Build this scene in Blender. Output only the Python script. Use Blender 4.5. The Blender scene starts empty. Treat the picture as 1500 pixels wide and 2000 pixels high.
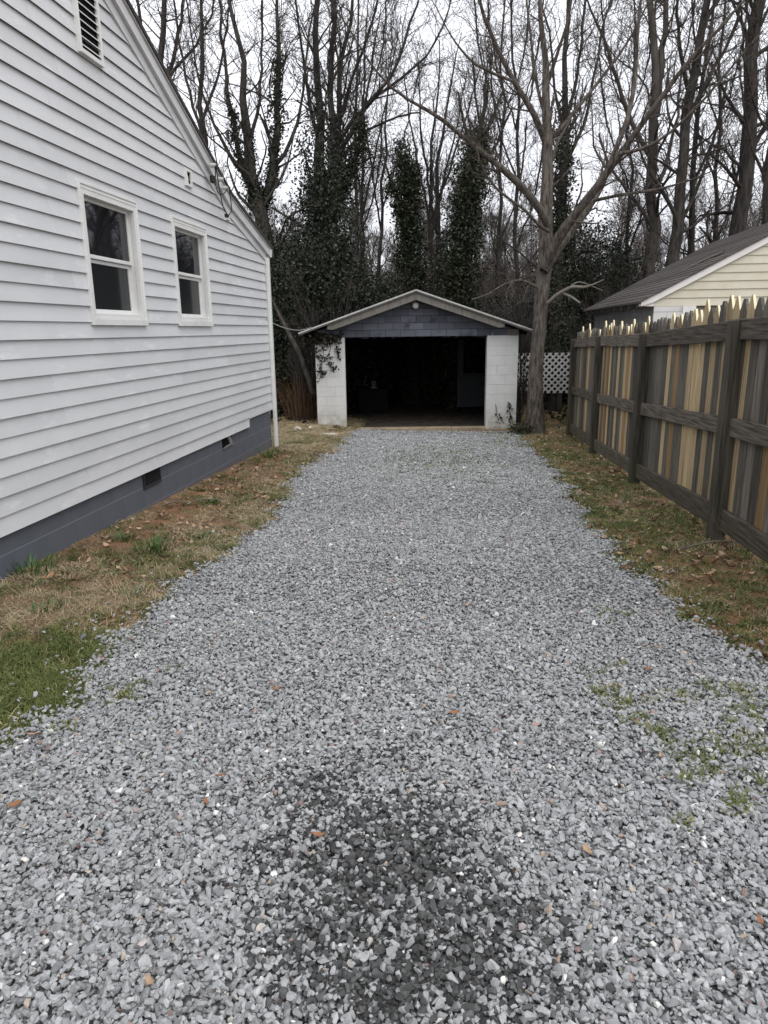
import bpy, bmesh, math, random
import numpy as np
from mathutils import Vector, Matrix
rng = np.random.default_rng(7)
random.seed(7)
S = bpy.context.scene
COL = S.collection

# ------------------------------------------------------------------ camera
F = 1387.0                      # focal length in pixels of the 1500x2000 photo
H = 1.52                        # height of the lens above the drive
def _ray(px, py):
    v = np.array([px-750, -(py-1000), -F], float); return v/np.linalg.norm(v)
_Y = _ray(917, 643); _p = _ray(1417, 643-500*.0128)
_Z = np.cross(_p, _Y); _Z /= np.linalg.norm(_Z)
if _Z[1] < 0: _Z = -_Z
_X = np.cross(_Y, _Z)
RM = np.array([_X, _Y, _Z])
def W(px, py): return RM @ _ray(px, py)
cam = bpy.data.cameras.new("camera"); co = bpy.data.objects.new("camera", cam); COL.objects.link(co)
cam.sensor_fit = 'VERTICAL'; cam.sensor_height = 36; cam.lens = F/2000*36
cam.clip_start = .05; cam.clip_end = 600
M4 = Matrix([list(RM[i])+[0] for i in range(3)]+[[0, 0, 0, 1]]); M4.translation = (0, 0, H)
co.matrix_world = M4
S.camera = co
def onx(px, py, x): d = W(px, py); p = d*(x/d[0]); p[2] += H; return p
def ony(px, py, y): d = W(px, py); p = d*(y/d[1]); p[2] += H; return p

# ------------------------------------------------------------------ world: even overcast sky
wd = bpy.data.worlds.new("World"); S.world = wd; wd.use_nodes = True
nt = wd.node_tree; nt.nodes.clear()
out = nt.nodes.new('ShaderNodeOutputWorld'); bg = nt.nodes.new('ShaderNodeBackground')
sky = nt.nodes.new('ShaderNodeTexSky'); sky.sky_type = 'NISHITA'; sky.sun_disc = False
SUN_EL, SUN_AZ = math.radians(58), math.radians(150)
sky.sun_elevation = SUN_EL; sky.sun_rotation = SUN_AZ; sky.dust_density = 4; sky.air_density = 1
tc = nt.nodes.new('ShaderNodeTexCoord')
nz = nt.nodes.new('ShaderNodeTexNoise'); nz.inputs['Scale'].default_value = 2.2; nz.inputs['Detail'].default_value = 5
nt.links.new(tc.outputs['Generated'], nz.inputs['Vector'])
cr = nt.nodes.new('ShaderNodeValToRGB')
cr.color_ramp.elements[0].position = .3; cr.color_ramp.elements[0].color = (9.0, 9.15, 9.8, 1)
cr.color_ramp.elements[1].position = .72; cr.color_ramp.elements[1].color = (11.6, 11.75, 12.3, 1)
nt.links.new(nz.outputs['Fac'], cr.inputs['Fac'])
mx = nt.nodes.new('ShaderNodeMixRGB'); mx.inputs['Fac'].default_value = .93      # thick cloud over the clear sky
nt.links.new(sky.outputs['Color'], mx.inputs['Color1']); nt.links.new(cr.outputs['Color'], mx.inputs['Color2'])
nt.links.new(mx.outputs['Color'], bg.inputs['Color']); bg.inputs['Strength'].default_value = .1
nt.links.new(bg.outputs['Background'], out.inputs['Surface'])
sl = bpy.data.lights.new("sun", 'SUN'); sl.energy = 1.3; sl.angle = math.radians(60); sl.color = (1, .97, .93)
so = bpy.data.objects.new("sun", sl); COL.objects.link(so)
sd = Vector((math.sin(SUN_AZ)*math.cos(SUN_EL), math.cos(SUN_AZ)*math.cos(SUN_EL), math.sin(SUN_EL)))
so.rotation_euler = (sd).to_track_quat('Z', 'Y').to_euler()
S.view_settings.view_transform = 'Standard'; S.view_settings.look = 'None'
S.view_settings.exposure = 0.33; S.view_settings.gamma = 1
S.cycles.max_bounces = 6; S.cycles.diffuse_bounces = 3; S.cycles.glossy_bounces = 3; S.cycles.transparent_max_bounces = 6

# ------------------------------------------------------------------ ground heights
YS = np.array([-6, 0, 4.14, 5.8, 8.67, 11.06, 14.5, 16, 20, 40, 400.])
ZL = np.array([-1.45, -1.48, -1.594, -1.64, -1.71, -1.79, -1.95, -2.03, -2.15, -2.2, -2.2])
ZC = np.array([-1.42, -1.52, -1.655, -1.715, -1.82, -1.925, -2.105, -2.12, -2.15, -2.2, -2.2])
ZR = np.array([-1.3, -1.42, -1.58, -1.655, -1.83, -1.94, -2.08, -2.11, -2.17, -2.2, -2.2])
def gz(x, y, rough=True):
    x = np.asarray(x, float); y = np.asarray(y, float)
    l = np.interp(y, YS, ZL); c = np.interp(y, YS, ZC); r = np.interp(y, YS, ZR)
    tl = np.clip((-x-1.7)/1.4, 0, 1); tl = tl*tl*(3-2*tl)
    tr = np.clip((x-.5)/1.3, 0, 1); tr = tr*tr*(3-2*tr)
    z = c+(l-c)*tl+(r-c)*tr+H
    if rough:
        n = np.sin(x*7.1+y*3.3)*np.sin(y*6.3-x*2.2)+.6*np.sin(x*17+1.3*y+1)*np.sin(y*15.1+2)
        z = z+.006*n*(1+np.clip(y-15, 0, 10)*.5)
    return z
def ong(px, py):
    d = W(px, py); z = -1.6
    for _ in range(25):
        p = d*(z/d[2]); z = .5*z+.5*(float(gz(p[0], p[1]))-H)
    p = d*(z/d[2]); return np.array([p[0], p[1], float(gz(p[0], p[1]))])

# ------------------------------------------------------------------ object helpers
def link(o, parent=None):
    COL.objects.link(o)
    if parent is not None: o.parent = parent
    return o
def tag(o, label=None, cat=None, group=None, kind=None):
    if label: o['label'] = label
    if cat: o['category'] = cat
    if group: o['group'] = group
    if kind: o['kind'] = kind
    return o
def empty(name, loc=(0, 0, 0), rz=0., parent=None):
    o = bpy.data.objects.new(name, None); o.empty_display_size = .1
    o.location = loc; o.rotation_euler = (0, 0, rz); return link(o, parent)
def from_me(name, me, parent=None):
    return link(bpy.data.objects.new(name, me), parent)
def bmobj(name, bm, mat, parent=None, bevel=0, smooth=False):
    if bevel:
        bmesh.ops.bevel(bm, geom=list(bm.edges), offset=bevel, segments=1, affect='EDGES', clamp_overlap=True)
    bmesh.ops.recalc_face_normals(bm, faces=list(bm.faces))
    me = bpy.data.meshes.new(name); bm.to_mesh(me); bm.free()
    me.materials.append(mat)
    if smooth: me.shade_smooth()
    return from_me(name, me, parent)
def box(bm, x0, x1, y0, y1, z0, z1):
    v = [bm.verts.new(p) for p in ((x0,y0,z0),(x1,y0,z0),(x1,y1,z0),(x0,y1,z0),(x0,y0,z1),(x1,y0,z1),(x1,y1,z1),(x0,y1,z1))]
    for f in ((0,3,2,1),(4,5,6,7),(0,1,5,4),(1,2,6,5),(2,3,7,6),(3,0,4,7)): bm.faces.new([v[i] for i in f])
def boxo(name, b, mat, parent=None, bevel=0):
    bm = bmesh.new(); box(bm, *b); return bmobj(name, bm, mat, parent, bevel)
def prism(bm, poly, a0, a1, axis):
    """poly: 2-D points in the plane across axis; extruded a0..a1 along axis"""
    def P(q, a):
        return {'x': (a, q[0], q[1]), 'y': (q[0], a, q[1]), 'z': (q[0], q[1], a)}[axis]
    A = [bm.verts.new(P(q, a0)) for q in poly]; B = [bm.verts.new(P(q, a1)) for q in poly]
    n = len(poly); bm.faces.new(A); bm.faces.new(B[::-1])
    for i in range(n): bm.faces.new([A[i], B[i], B[(i+1) % n], A[(i+1) % n]])
def npmesh(name, V, Fq, mat, smooth=False, n=4):
    me = bpy.data.meshes.new(name)
    V = np.ascontiguousarray(V, np.float32).reshape(-1, 3); Fq = np.ascontiguousarray(Fq, np.int32).reshape(-1, n)
    me.vertices.add(len(V)); me.vertices.foreach_set('co', V.ravel())
    me.loops.add(Fq.size); me.loops.foreach_set('vertex_index', Fq.ravel())
    me.polygons.add(len(Fq)); me.polygons.foreach_set('loop_start', np.arange(0, Fq.size, n, dtype=np.int32))
    me.polygons.foreach_set('loop_total', np.full(len(Fq), n, np.int32))
    if mat: me.materials.append(mat)
    me.update(calc_edges=True)
    if smooth: me.shade_smooth()
    return me
def tubes(sets, sides):
    """sets: list of (P (N,K,3), R (N,K)); -> verts, quads"""
    VV, QQ, off = [], [], 0
    for (P, R), s in zip(sets, sides):
        N, K, _ = P.shape
        if N == 0: continue
        T = np.gradient(P, axis=1); T /= np.linalg.norm(T, axis=2, keepdims=True)+1e-9
        ref = np.where(np.abs(T[:, :1, 2:3]) > .8, np.array([[[1., 0, 0]]]), np.array([[[0, 0, 1.]]]))
        A = np.cross(T, np.broadcast_to(ref, T.shape)); A /= np.linalg.norm(A, axis=2, keepdims=True)+1e-9
        B = np.cross(T, A)
        an = np.arange(s)*2*np.pi/s
        V = P[:, :, None, :]+R[:, :, None, None]*(A[:, :, None, :]*np.cos(an)[None, None, :, None]+B[:, :, None, :]*np.sin(an)[None, None, :, None])
        idx = (np.arange(N*K*s).reshape(N, K, s))+off
        a = idx[:, :-1, :]; b = np.roll(a, -1, axis=2); c = idx[:, 1:, :]; d = np.roll(c, -1, axis=2)
        QQ.append(np.stack([a, b, d, c], -1).reshape(-1, 4)); VV.append(V.reshape(-1, 3)); off += N*K*s
    return np.concatenate(VV), np.concatenate(QQ)
def resample(pts, rad, K, wob=0.):
    pts = np.array(pts, float); rad = np.array(rad, float)
    s = np.r_[0, np.cumsum(np.linalg.norm(np.diff(pts, axis=0), axis=1))]
    t = np.linspace(0, s[-1], K)
    # smooth through the points
    P = np.stack([np.interp(t, s, pts[:, i]) for i in range(3)], 1)
    for _ in range(2):
        Q = P.copy(); Q[1:-1] = .25*P[:-2]+.5*P[1:-1]+.25*P[2:]; P = Q
    if wob: P[1:-1] += rng.normal(0, wob, (K-2, 3))
    return P, np.interp(t, s, rad)
def spline_obj(name, pts, r, mat, parent=None, sides=6, K=None):
    pts = np.array(pts, float); K = K or max(len(pts)*3, 4)
    rr = [r]*len(pts) if np.isscalar(r) else r
    P, R = resample(pts, rr, K)
    V, Q = tubes([(P[None], R[None])], [sides])
    return from_me(name, npmesh(name, V, Q, mat, True), parent)

# ------------------------------------------------------------------ materials
def mat(name, col, rough=.8, spec=.3, bump=None, var=None, extra=None):
    """col base; var = (scale, colour2, lo, hi, stretch) noise mix; bump=(scale,strength,dist,stretch)"""
    m = bpy.data.materials.new(name); m.use_nodes = True; t = m.node_tree; b = t.nodes['Principled BSDF']
    b.inputs['Base Color'].default_value = (*col, 1); b.inputs['Roughness'].default_value = rough
    b.inputs['Specular IOR Level'].default_value = spec
    tcn = t.nodes.new('ShaderNodeTexCoord'); last = None
    def noise(scale, stretch, detail=6):
        mp = t.nodes.new('ShaderNodeMapping'); mp.inputs['Scale'].default_value = stretch
        t.links.new(tcn.outputs['Object'], mp.inputs['Vector'])
        n = t.nodes.new('ShaderNodeTexNoise'); n.inputs['Scale'].default_value = scale; n.inputs['Detail'].default_value = detail
        n.inputs['Roughness'].default_value = .6
        t.links.new(mp.outputs['Vector'], n.inputs['Vector']); return n
    for v in (var or []):
        sc, c2, lo, hi, st = v
        n = noise(sc, st); rp = t.nodes.new('ShaderNodeMapRange'); rp.inputs[1].default_value = lo; rp.inputs[2].default_value = hi
        t.links.new(n.outputs['Fac'], rp.inputs[0])
        mxx = t.nodes.new('ShaderNodeMixRGB'); t.links.new(rp.outputs[0], mxx.inputs['Fac'])
        if last: t.links.new(last, mxx.inputs['Color1'])
        else: mxx.inputs['Color1'].default_value = (*col, 1)
        mxx.inputs['Color2'].default_value = (*c2, 1); last = mxx.outputs['Color']
    if extra: last = extra(t, tcn, last, b)
    if last: t.links.new(last, b.inputs['Base Color'])
    if bump:
        sc, st, di, strch = bump
        n = noise(sc, strch, 8); bp = t.nodes.new('ShaderNodeBump'); bp.inputs['Strength'].default_value = st; bp.inputs['Distance'].default_value = di
        t.links.new(n.outputs['Fac'], bp.inputs['Height']); t.links.new(bp.outputs['Normal'], b.inputs['Normal'])
    return m
def rand_bright(kind, lo, hi):
    """multiply by a random brightness per object ('obj'), per island ('isl')"""
    def f(t, tcn, last, b):
        g = t.nodes.new('ShaderNodeObjectInfo' if kind == 'obj' else 'ShaderNodeNewGeometry')
        o = g.outputs['Random'] if kind == 'obj' else g.outputs['Random Per Island']
        r = t.nodes.new('ShaderNodeMapRange'); r.inputs[3].default_value = lo; r.inputs[4].default_value = hi
        t.links.new(o, r.inputs[0])
        h = t.nodes.new('ShaderNodeHueSaturation'); t.links.new(r.outputs[0], h.inputs['Value'])
        if last: t.links.new(last, h.inputs['Color'])
        else: h.inputs['Color'].default_value = b.inputs['Base Color'].default_value
        return h.outputs['Color']
    return f
def low_stain(z0, z1, col, amount=.8, nsc=6):
    """dirt splashed up from the ground: noise-broken band between world heights z0 (full) and z1 (none)"""
    def f(t, tcn, last, b):
        g = t.nodes.new('ShaderNodeNewGeometry'); s = t.nodes.new('ShaderNodeSeparateXYZ'); t.links.new(g.outputs['Position'], s.inputs[0])
        r = t.nodes.new('ShaderNodeMapRange'); r.inputs[1].default_value = z1; r.inputs[2].default_value = z0; r.inputs[4].default_value = 1.
        t.links.new(s.outputs['Z'], r.inputs[0])
        n = t.nodes.new('ShaderNodeTexNoise'); n.inputs['Scale'].default_value = nsc; n.inputs['Detail'].default_value = 6
        t.links.new(g.outputs['Position'], n.inputs['Vector'])
        m = t.nodes.new('ShaderNodeMath'); m.operation = 'MULTIPLY'; t.links.new(r.outputs[0], m.inputs[0])
        r2 = t.nodes.new('ShaderNodeMapRange'); r2.inputs[1].default_value = .3; r2.inputs[2].default_value = .65; r2.inputs[4].default_value = amount
        t.links.new(n.outputs['Fac'], r2.inputs[0]); t.links.new(r2.outputs[0], m.inputs[1])
        mxx = t.nodes.new('ShaderNodeMixRGB'); t.links.new(m.outputs[0], mxx.inputs['Fac'])
        if last: t.links.new(last, mxx.inputs['Color1'])
        else: mxx.inputs['Color1'].default_value = b.inputs['Base Color'].default_value
        mxx.inputs['Color2'].default_value = (*col, 1); return mxx.outputs['Color']
    return f
U = (1, 1, 1)
m_siding = mat('vinyl_siding', (.625, .635, .64), .5, .35, None,
    [(1.3, (.575, .585, .592), .4, .7, (1, 1, 1)), (5, (.73, .74, .745), .58, .74, (1, .6, 2.0)), (23, (.70, .71, .71), .66, .8, (1, 1, .5)), (2.2, (.52, .53, .54), .62, .8, (1, .5, 2))], rand_bright('obj', .94, 1.03))
m_vinyl = mat('white_vinyl', (.74, .74, .72), .4, .4, None, [(4, (.60, .60, .58), .5, .8, U)])
m_trim = mat('white_trim_metal', (.64, .65, .65), .45, .4, None, [(3, (.48, .50, .50), .45, .75, (1, .4, 1))])
m_foundation = mat('slate_blue_paint', (.102, .112, .134), .65, .35, (55, .35, .004, U), [(2.5, (.125, .135, .158), .4, .75, U)], low_stain(-.31, -.12, (.17, .115, .075), .55))
m_mortar = mat('painted_mortar', (.20, .21, .23), .8, .2)
m_shingle = mat('dark_shingle', (.045, .042, .042), .9, .2, (60, .5, .01, U), [(8, (.08, .07, .065), .4, .7, U)])
def pane_mat(name, col, rough):
    return mat(name, col, rough, .65)
m_pane = pane_mat('window_glass', (.010, .011, .014), .03)
m_screen = mat('insect_screen', (.014, .016, .018), .14, .4)
m_black = mat('black_gap', (.006, .006, .007), .9, .1)
m_iron = mat('black_grille', (.025, .025, .028), .6, .4)
m_blockwhite = mat('white_painted_block', (.64, .645, .63), .7, .25, (40, .3, .004, U), [(3, (.55, .56, .55), .4, .75, U), (14, (.50, .50, .47), .62, .8, U)], low_stain(-.62, -.05, (.25, .23, .14), .9, 9))
m_jointwhite = mat('white_painted_joint', (.44, .44, .43), .8, .2)
m_blockblue = mat('dark_blue_painted_block', (.095, .102, .125), .75, .25, (50, .3, .004, U), [(4, (.10, .105, .125), .4, .7, U), (3, (.035, .038, .06), .55, .75, U)], rand_bright('obj', .7, 1.3))
m_jointblue = mat('dark_joint', (.02, .021, .028), .9, .2)
m_fascia = mat('weathered_fascia', (.20, .19, .17), .8, .2, None, [(3, (.13, .12, .10), .4, .7, (4, 1, 1))])
m_dripedge = mat('roof_metal_edge', (.50, .50, .49), .45, .4, None, [(5, (.36, .36, .35), .45, .75, U)])
m_darkwood = mat('shade_dark_wood', (.012, .012, .012), .9, .1)  # gloom put into the wood colour
m_inner = mat('shade_dark_wall', (.012, .012, .014), .95, .05)  # darkness of the unlit garage put into the wall colour
m_framewood = mat('old_framed_wood', (.038, .04, .042), .8, .2)  # wood colour lowered to carry the garage gloom
m_concrete = mat('concrete', (.34, .28, .20), .9, .2, (30, .5, .004, U), [(4, (.22, .18, .12), .4, .7, U)])
m_beige = mat('beige_siding', (.60, .58, .48), .55, .3, None, [(3, (.53, .50, .39), .4, .7, U)])
m_greyblock = mat('grey_block_wall', (.20, .20, .20), .85, .2, (30, .3, .004, U), [(3, (.15, .15, .15), .4, .7, U)])
m_taupe = mat('taupe_panel', (.20, .19, .165), .7, .3)
m_lattice = mat('white_lattice_vinyl', (.56, .56, .55), .5, .3, None, [(2, (.40, .41, .39), .45, .8, U)])
m_nroof = mat('brown_shingles', (.075, .066, .062), .9, .2, (40, .5, .01, U), [(1.2, (.12, .105, .098), .35, .7, (1, 5, 1)), (30, (.04, .036, .035), .5, .8, U)], rand_bright('obj', .75, 1.25))
def wood(name, c, c2, lo=.8, hi=1.2, extra=None):
    def ex(t, tcn, last, b):
        last = rand_bright('obj', lo, hi)(t, tcn, last, b)
        return extra(t, tcn, last, b) if extra else last
    return mat(name, c, .85, .2, (9, .6, .006, (9, 9, .35)), [(7, c2, .35, .65, (8, 8, .35)), (2.1, tuple(.55*v for v in c2), .66, .8, (2.5, 2.5, 1))], ex)
m_newwood = wood('new_picket_wood', (.56, .46, .285), (.32, .225, .12), .6, 1.2)
m_orangewood = wood('orange_picket_wood', (.33, .225, .115), (.21, .13, .065), .7, 1.15)
m_skylitcut = mat('skylit_cut_wood', (.74, .69, .48), .7, .3)  # sky light on the upward tip cuts, put into the colour
m_oldwood = wood('weathered_picket_wood', (.175, .16, .135), (.062, .056, .048), .45, 1.5)
m_postwood = wood('dark_post_wood', (.105, .094, .076), (.034, .031, .026), .85, 1.2, low_stain(-.35, .55, (.055, .062, .028), .7, 5))
m_railwood = wood('dark_rail_wood', (.15, .13, .108), (.042, .037, .031), .8, 1.3, low_stain(-.35, .35, (.075, .07, .04), .7, 5))
# rails run sideways, so their grain does too
for n in m_railwood.node_tree.nodes:
    if n.type == 'MAPPING': n.inputs['Scale'].default_value = (8, .4, 8)
def barkmat(name, c, c2, c3=None, isl=False, sc=14):
    return mat(name, c, .9, .15, (sc, 1.0, .03, (1, 1, .18)), [(sc, c2, .38, .62, (1, 1, .2)), (1.1, c3 or c2, .5, .75, U)], rand_bright('isl', .75, 1.25) if isl else None)
m_bark_main = barkmat('ridged_brown_bark', (.15, .13, .112), (.045, .038, .032), (.115, .108, .098), sc=24)
m_twig_main = barkmat('pale_twig_bark', (.115, .10, .085), (.07, .06, .052), isl=True)
m_bark = barkmat('grey_brown_bark', (.080, .073, .065), (.032, .029, .026))
m_twig = barkmat('dark_twig_bark', (.082, .075, .068), (.048, .043, .039), isl=True)
m_bark_grey = barkmat('pale_grey_bark', (.13, .115, .10), (.07, .062, .055))
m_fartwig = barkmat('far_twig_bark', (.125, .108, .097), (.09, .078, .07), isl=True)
m_deadlimb = barkmat('bleached_dead_limb', (.22, .205, .175), (.17, .155, .13))
def leafmat(name, c, c2, lo=.5, hi=1.6, rough=.45):
    m = mat(name, c, rough, .35, None, [(1.5, c2, .4, .65, U)], rand_bright('isl', lo, hi)); return m
m_ivy = leafmat('ivy_leaves', (.020, .029, .014), (.030, .033, .016), .55, 1.5)
m_ivy_dark = leafmat('dark_evergreen_leaves', (.015, .023, .012), (.024, .029, .015), .5, 1.6)
m_vine_leaf = leafmat('wilted_vine_leaves', (.028, .022, .016), (.02, .024, .014))
m_daff = leafmat('bulb_leaves', (.05, .115, .03), (.08, .15, .035), .6, 1.4)
m_straw_stem = leafmat('dry_brown_stems', (.13, .075, .04), (.09, .055, .035), .6, 1.5, .8)
m_rock = mat('pale_rock', (.52, .48, .41), .85, .2, (20, .6, .01, U), [(5, (.36, .32, .26), .4, .7, U)])
m_rockbrown = mat('brown_rock', (.20, .15, .11), .85, .2, (20, .6, .01, U))
m_cable = mat('pale_cable', (.35, .35, .34), .6, .3)
m_cableblack = mat('black_cable', (.02, .02, .02), .6, .3)
m_porcelain = mat('porcelain', (.50, .49, .46), .3, .5)

# instance-coloured materials
def inst_attr(t, name):
    a = t.nodes.new('ShaderNodeAttribute'); a.attribute_type = 'INSTANCER'; a.attribute_name = name; return a
def ramp_mat(name, stops, rough=.7, wet=False, bump=None, speck=0.):
    m = bpy.data.materials.new(name); m.use_nodes = True; t = m.node_tree; b = t.nodes['Principled BSDF']
    a = inst_attr(t, 'tint'); r = t.nodes.new('ShaderNodeValToRGB'); r.color_ramp.interpolation = 'LINEAR'
    el = r.color_ramp.elements
    while len(el) > 1: el.remove(el[-1])
    el[0].position = stops[0][0]; el[0].color = (*stops[0][1], 1)
    for p, c in stops[1:]:
        e = el.new(p); e.color = (*c, 1)
    t.links.new(a.outputs['Fac'], r.inputs['Fac']); last = r.outputs['Color']
    if speck:
        tcn = t.nodes.new('ShaderNodeTexCoord'); n = t.nodes.new('ShaderNodeTexNoise'); n.inputs['Scale'].default_value = speck; n.inputs['Detail'].default_value = 8; n.inputs['Roughness'].default_value = .75
        g = t.nodes.new('ShaderNodeNewGeometry'); t.links.new(g.outputs['Position'], n.inputs['Vector'])
        mr = t.nodes.new('ShaderNodeMapRange'); mr.inputs[1].default_value = .3; mr.inputs[2].default_value = .7; mr.inputs[3].default_value = .72; mr.inputs[4].default_value = 1.25
        t.links.new(n.outputs['Fac'], mr.inputs[0])
        h = t.nodes.new('ShaderNodeHueSaturation'); t.links.new(last, h.inputs['Color']); t.links.new(mr.outputs[0], h.inputs['Value']); last = h.outputs['Color']
    if wet:
        w = inst_attr(t, 'wet'); mxx = t.nodes.new('ShaderNodeMixRGB'); mxx.blend_type = 'MULTIPLY'
        t.links.new(w.outputs['Fac'], mxx.inputs['Fac']); t.links.new(last, mxx.inputs['Color1']); mxx.inputs['Color2'].default_value = (.12, .117, .112, 1); last = mxx.outputs['Color']
    t.links.new(last, b.inputs['Base Color']); b.inputs['Roughness'].default_value = rough; b.inputs['Specular IOR Level'].default_value = .3
    return m
m_stone = ramp_mat('crushed_granite', [(0, (.13, .133, .135)), (.12, (.225, .231, .235)), (.45, (.325, .334, .339)), (.75, (.415, .424, .428)), (.93, (.54, .546, .545)), (.95, (.42, .36, .29)), (.965, (.36, .25, .22)), (.975, (.15, .11, .11)), (.985, (.72, .70, .66)), (1, (.8, .79, .76))], .75, True, speck=90)
m_grass = ramp_mat('green_grass', [(0, (.045, .06, .02)), (.45, (.085, .11, .03)), (.75, (.14, .16, .045)), (1, (.27, .24, .11))], .7)
m_straw = ramp_mat('dead_straw', [(0, (.20, .135, .07)), (.4, (.36, .285, .18)), (.8, (.52, .44, .30)), (1, (.20, .20, .08))], .8)
m_litter = ramp_mat('fallen_leaves', [(0, (.13, .075, .045)), (.4, (.24, .15, .09)), (.7, (.34, .23, .15)), (.9, (.48, .36, .25)), (1, (.34, .17, .09))], .8)

# ground material: clay, thatch and moss patches
def ground_mat():
    m = bpy.data.materials.new('yard_soil'); m.use_nodes = True; t = m.node_tree; b = t.nodes['Principled BSDF']
    g = t.nodes.new('ShaderNodeNewGeometry')
    def nz(sc, d=6):
        n = t.nodes.new('ShaderNodeTexNoise'); n.inputs['Scale'].default_value = sc; n.inputs['Detail'].default_value = d; n.inputs['Roughness'].default_value = .65
        t.links.new(g.outputs['Position'], n.inputs['Vector']); return n
    def mixc(last, c2, sc, lo, hi, d=6):
        n = nz(sc, d); r = t.nodes.new('ShaderNodeMapRange'); r.inputs[1].default_value = lo; r.inputs[2].default_value = hi
        t.links.new(n.outputs['Fac'], r.inputs[0]); x = t.nodes.new('ShaderNodeMixRGB'); t.links.new(r.outputs[0], x.inputs['Fac'])
        if isinstance(last, tuple): x.inputs['Color1'].default_value = (*last, 1)
        else: t.links.new(last, x.inputs['Color1'])
        x.inputs['Color2'].default_value = (*c2, 1); return x.outputs['Color']
    c = mixc((.17, .11, .065), (.24, .12, .062), .9, .4, .6)
    c = mixc(c, (.085, .062, .04), 7, .4, .7)
    c = mixc(c, (.08, .085, .03), 2.3, .55, .7)
    c = mixc(c, (.32, .235, .14), 45, .52, .72)
    t.links.new(c, b.inputs['Base Color']); b.inputs['Roughness'].default_value = .95; b.inputs['Specular IOR Level'].default_value = .15
    n = nz(38, 8); bp = t.nodes.new('ShaderNodeBump'); bp.inputs['Strength'].default_value = .8; bp.inputs['Distance'].default_value = .02
    t.links.new(n.outputs['Fac'], bp.inputs['Height']); t.links.new(bp.outputs['Normal'], b.inputs['Normal'])
    return m
m_soil = ground_mat()
m_drivebase = mat('gravel_fines', (.09, .091, .092), .95, .15, (120, 1, .01, U), [(60, (.22, .23, .235), .45, .6, U), (3, (.085, .08, .07), .5, .75, U)])

# ------------------------------------------------------------------ ground sheet
def axis(a, b, step, far0, far1):
    core = list(np.arange(a, b+1e-6, step)); lo = [a]; hi = [b]; s = step
    while lo[-1] > far0: s *= 1.35; lo.append(max(lo[-1]-s, far0))
    s = step
    while hi[-1] < far1: s *= 1.35; hi.append(min(hi[-1]+s, far1))
    return np.array(sorted(set(lo[1:]+core+hi[1:])))
gx = axis(-5, 4, .07, -160, 160); gy = axis(0, 17, .09, -60, 300)
GX, GY = np.meshgrid(gx, gy); GZ = gz(GX, GY)
I = np.arange(GX.size).reshape(GX.shape)
Q = np.stack([I[:-1, :-1], I[:-1, 1:], I[1:, 1:], I[1:, :-1]], -1).reshape(-1, 4)
tag(from_me('ground', npmesh('ground', np.stack([GX, GY, GZ], -1), Q, m_soil, True)), kind='structure')

# drive outline, measured along the drive
LE = np.array([ong(*p)[:2] for p in ((-150, 1560), (0, 1440), (100, 1385), (195, 1305), (275, 1212), (350, 1150), (430, 1092), (500, 1048), (545, 1000), (575, 935), (612, 905), (660, 880), (686, 848))])
RE = np.array([ong(*p)[:2] for p in ((1700, 1440), (1560, 1370), (1480, 1310), (1400, 1250), (1285, 1165), (1195, 1085), (1135, 1000), (1085, 925), (1040, 880), (1010, 850), (985, 841))])
def edge(E, y):
    o = np.argsort(E[:, 1]); return np.interp(y, E[o, 1], E[o, 0])
LE = np.r_[[[-3.2, -3]], LE]; RE = np.r_[[[3.4, -3]], RE]
def wig(y, s): return .05*np.sin(y*5.1+s)+.035*np.sin(y*13.7+2*s)+.02*np.sin(y*31+s)
def lx(y): return edge(LE, y)+wig(y, 1)
def rx(y): return edge(RE, y)+wig(y, 4)
YEND = 15.12
dy = np.arange(-3, YEND, .09); us = np.linspace(0, 1, 60)
DX = lx(dy)[:, None]*(1-us)+rx(dy)[:, None]*us; DY = np.repeat(dy[:, None], 60, 1)
I = np.arange(DX.size).reshape(DX.shape)
Q = np.stack([I[:-1, :-1], I[:-1, 1:], I[1:, 1:], I[1:, :-1]], -1).reshape(-1, 4)
tag(from_me('driveway', npmesh('driveway', np.stack([DX, DY, gz(DX, DY)+.008], -1), Q, m_drivebase, True)), kind='structure')

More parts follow.
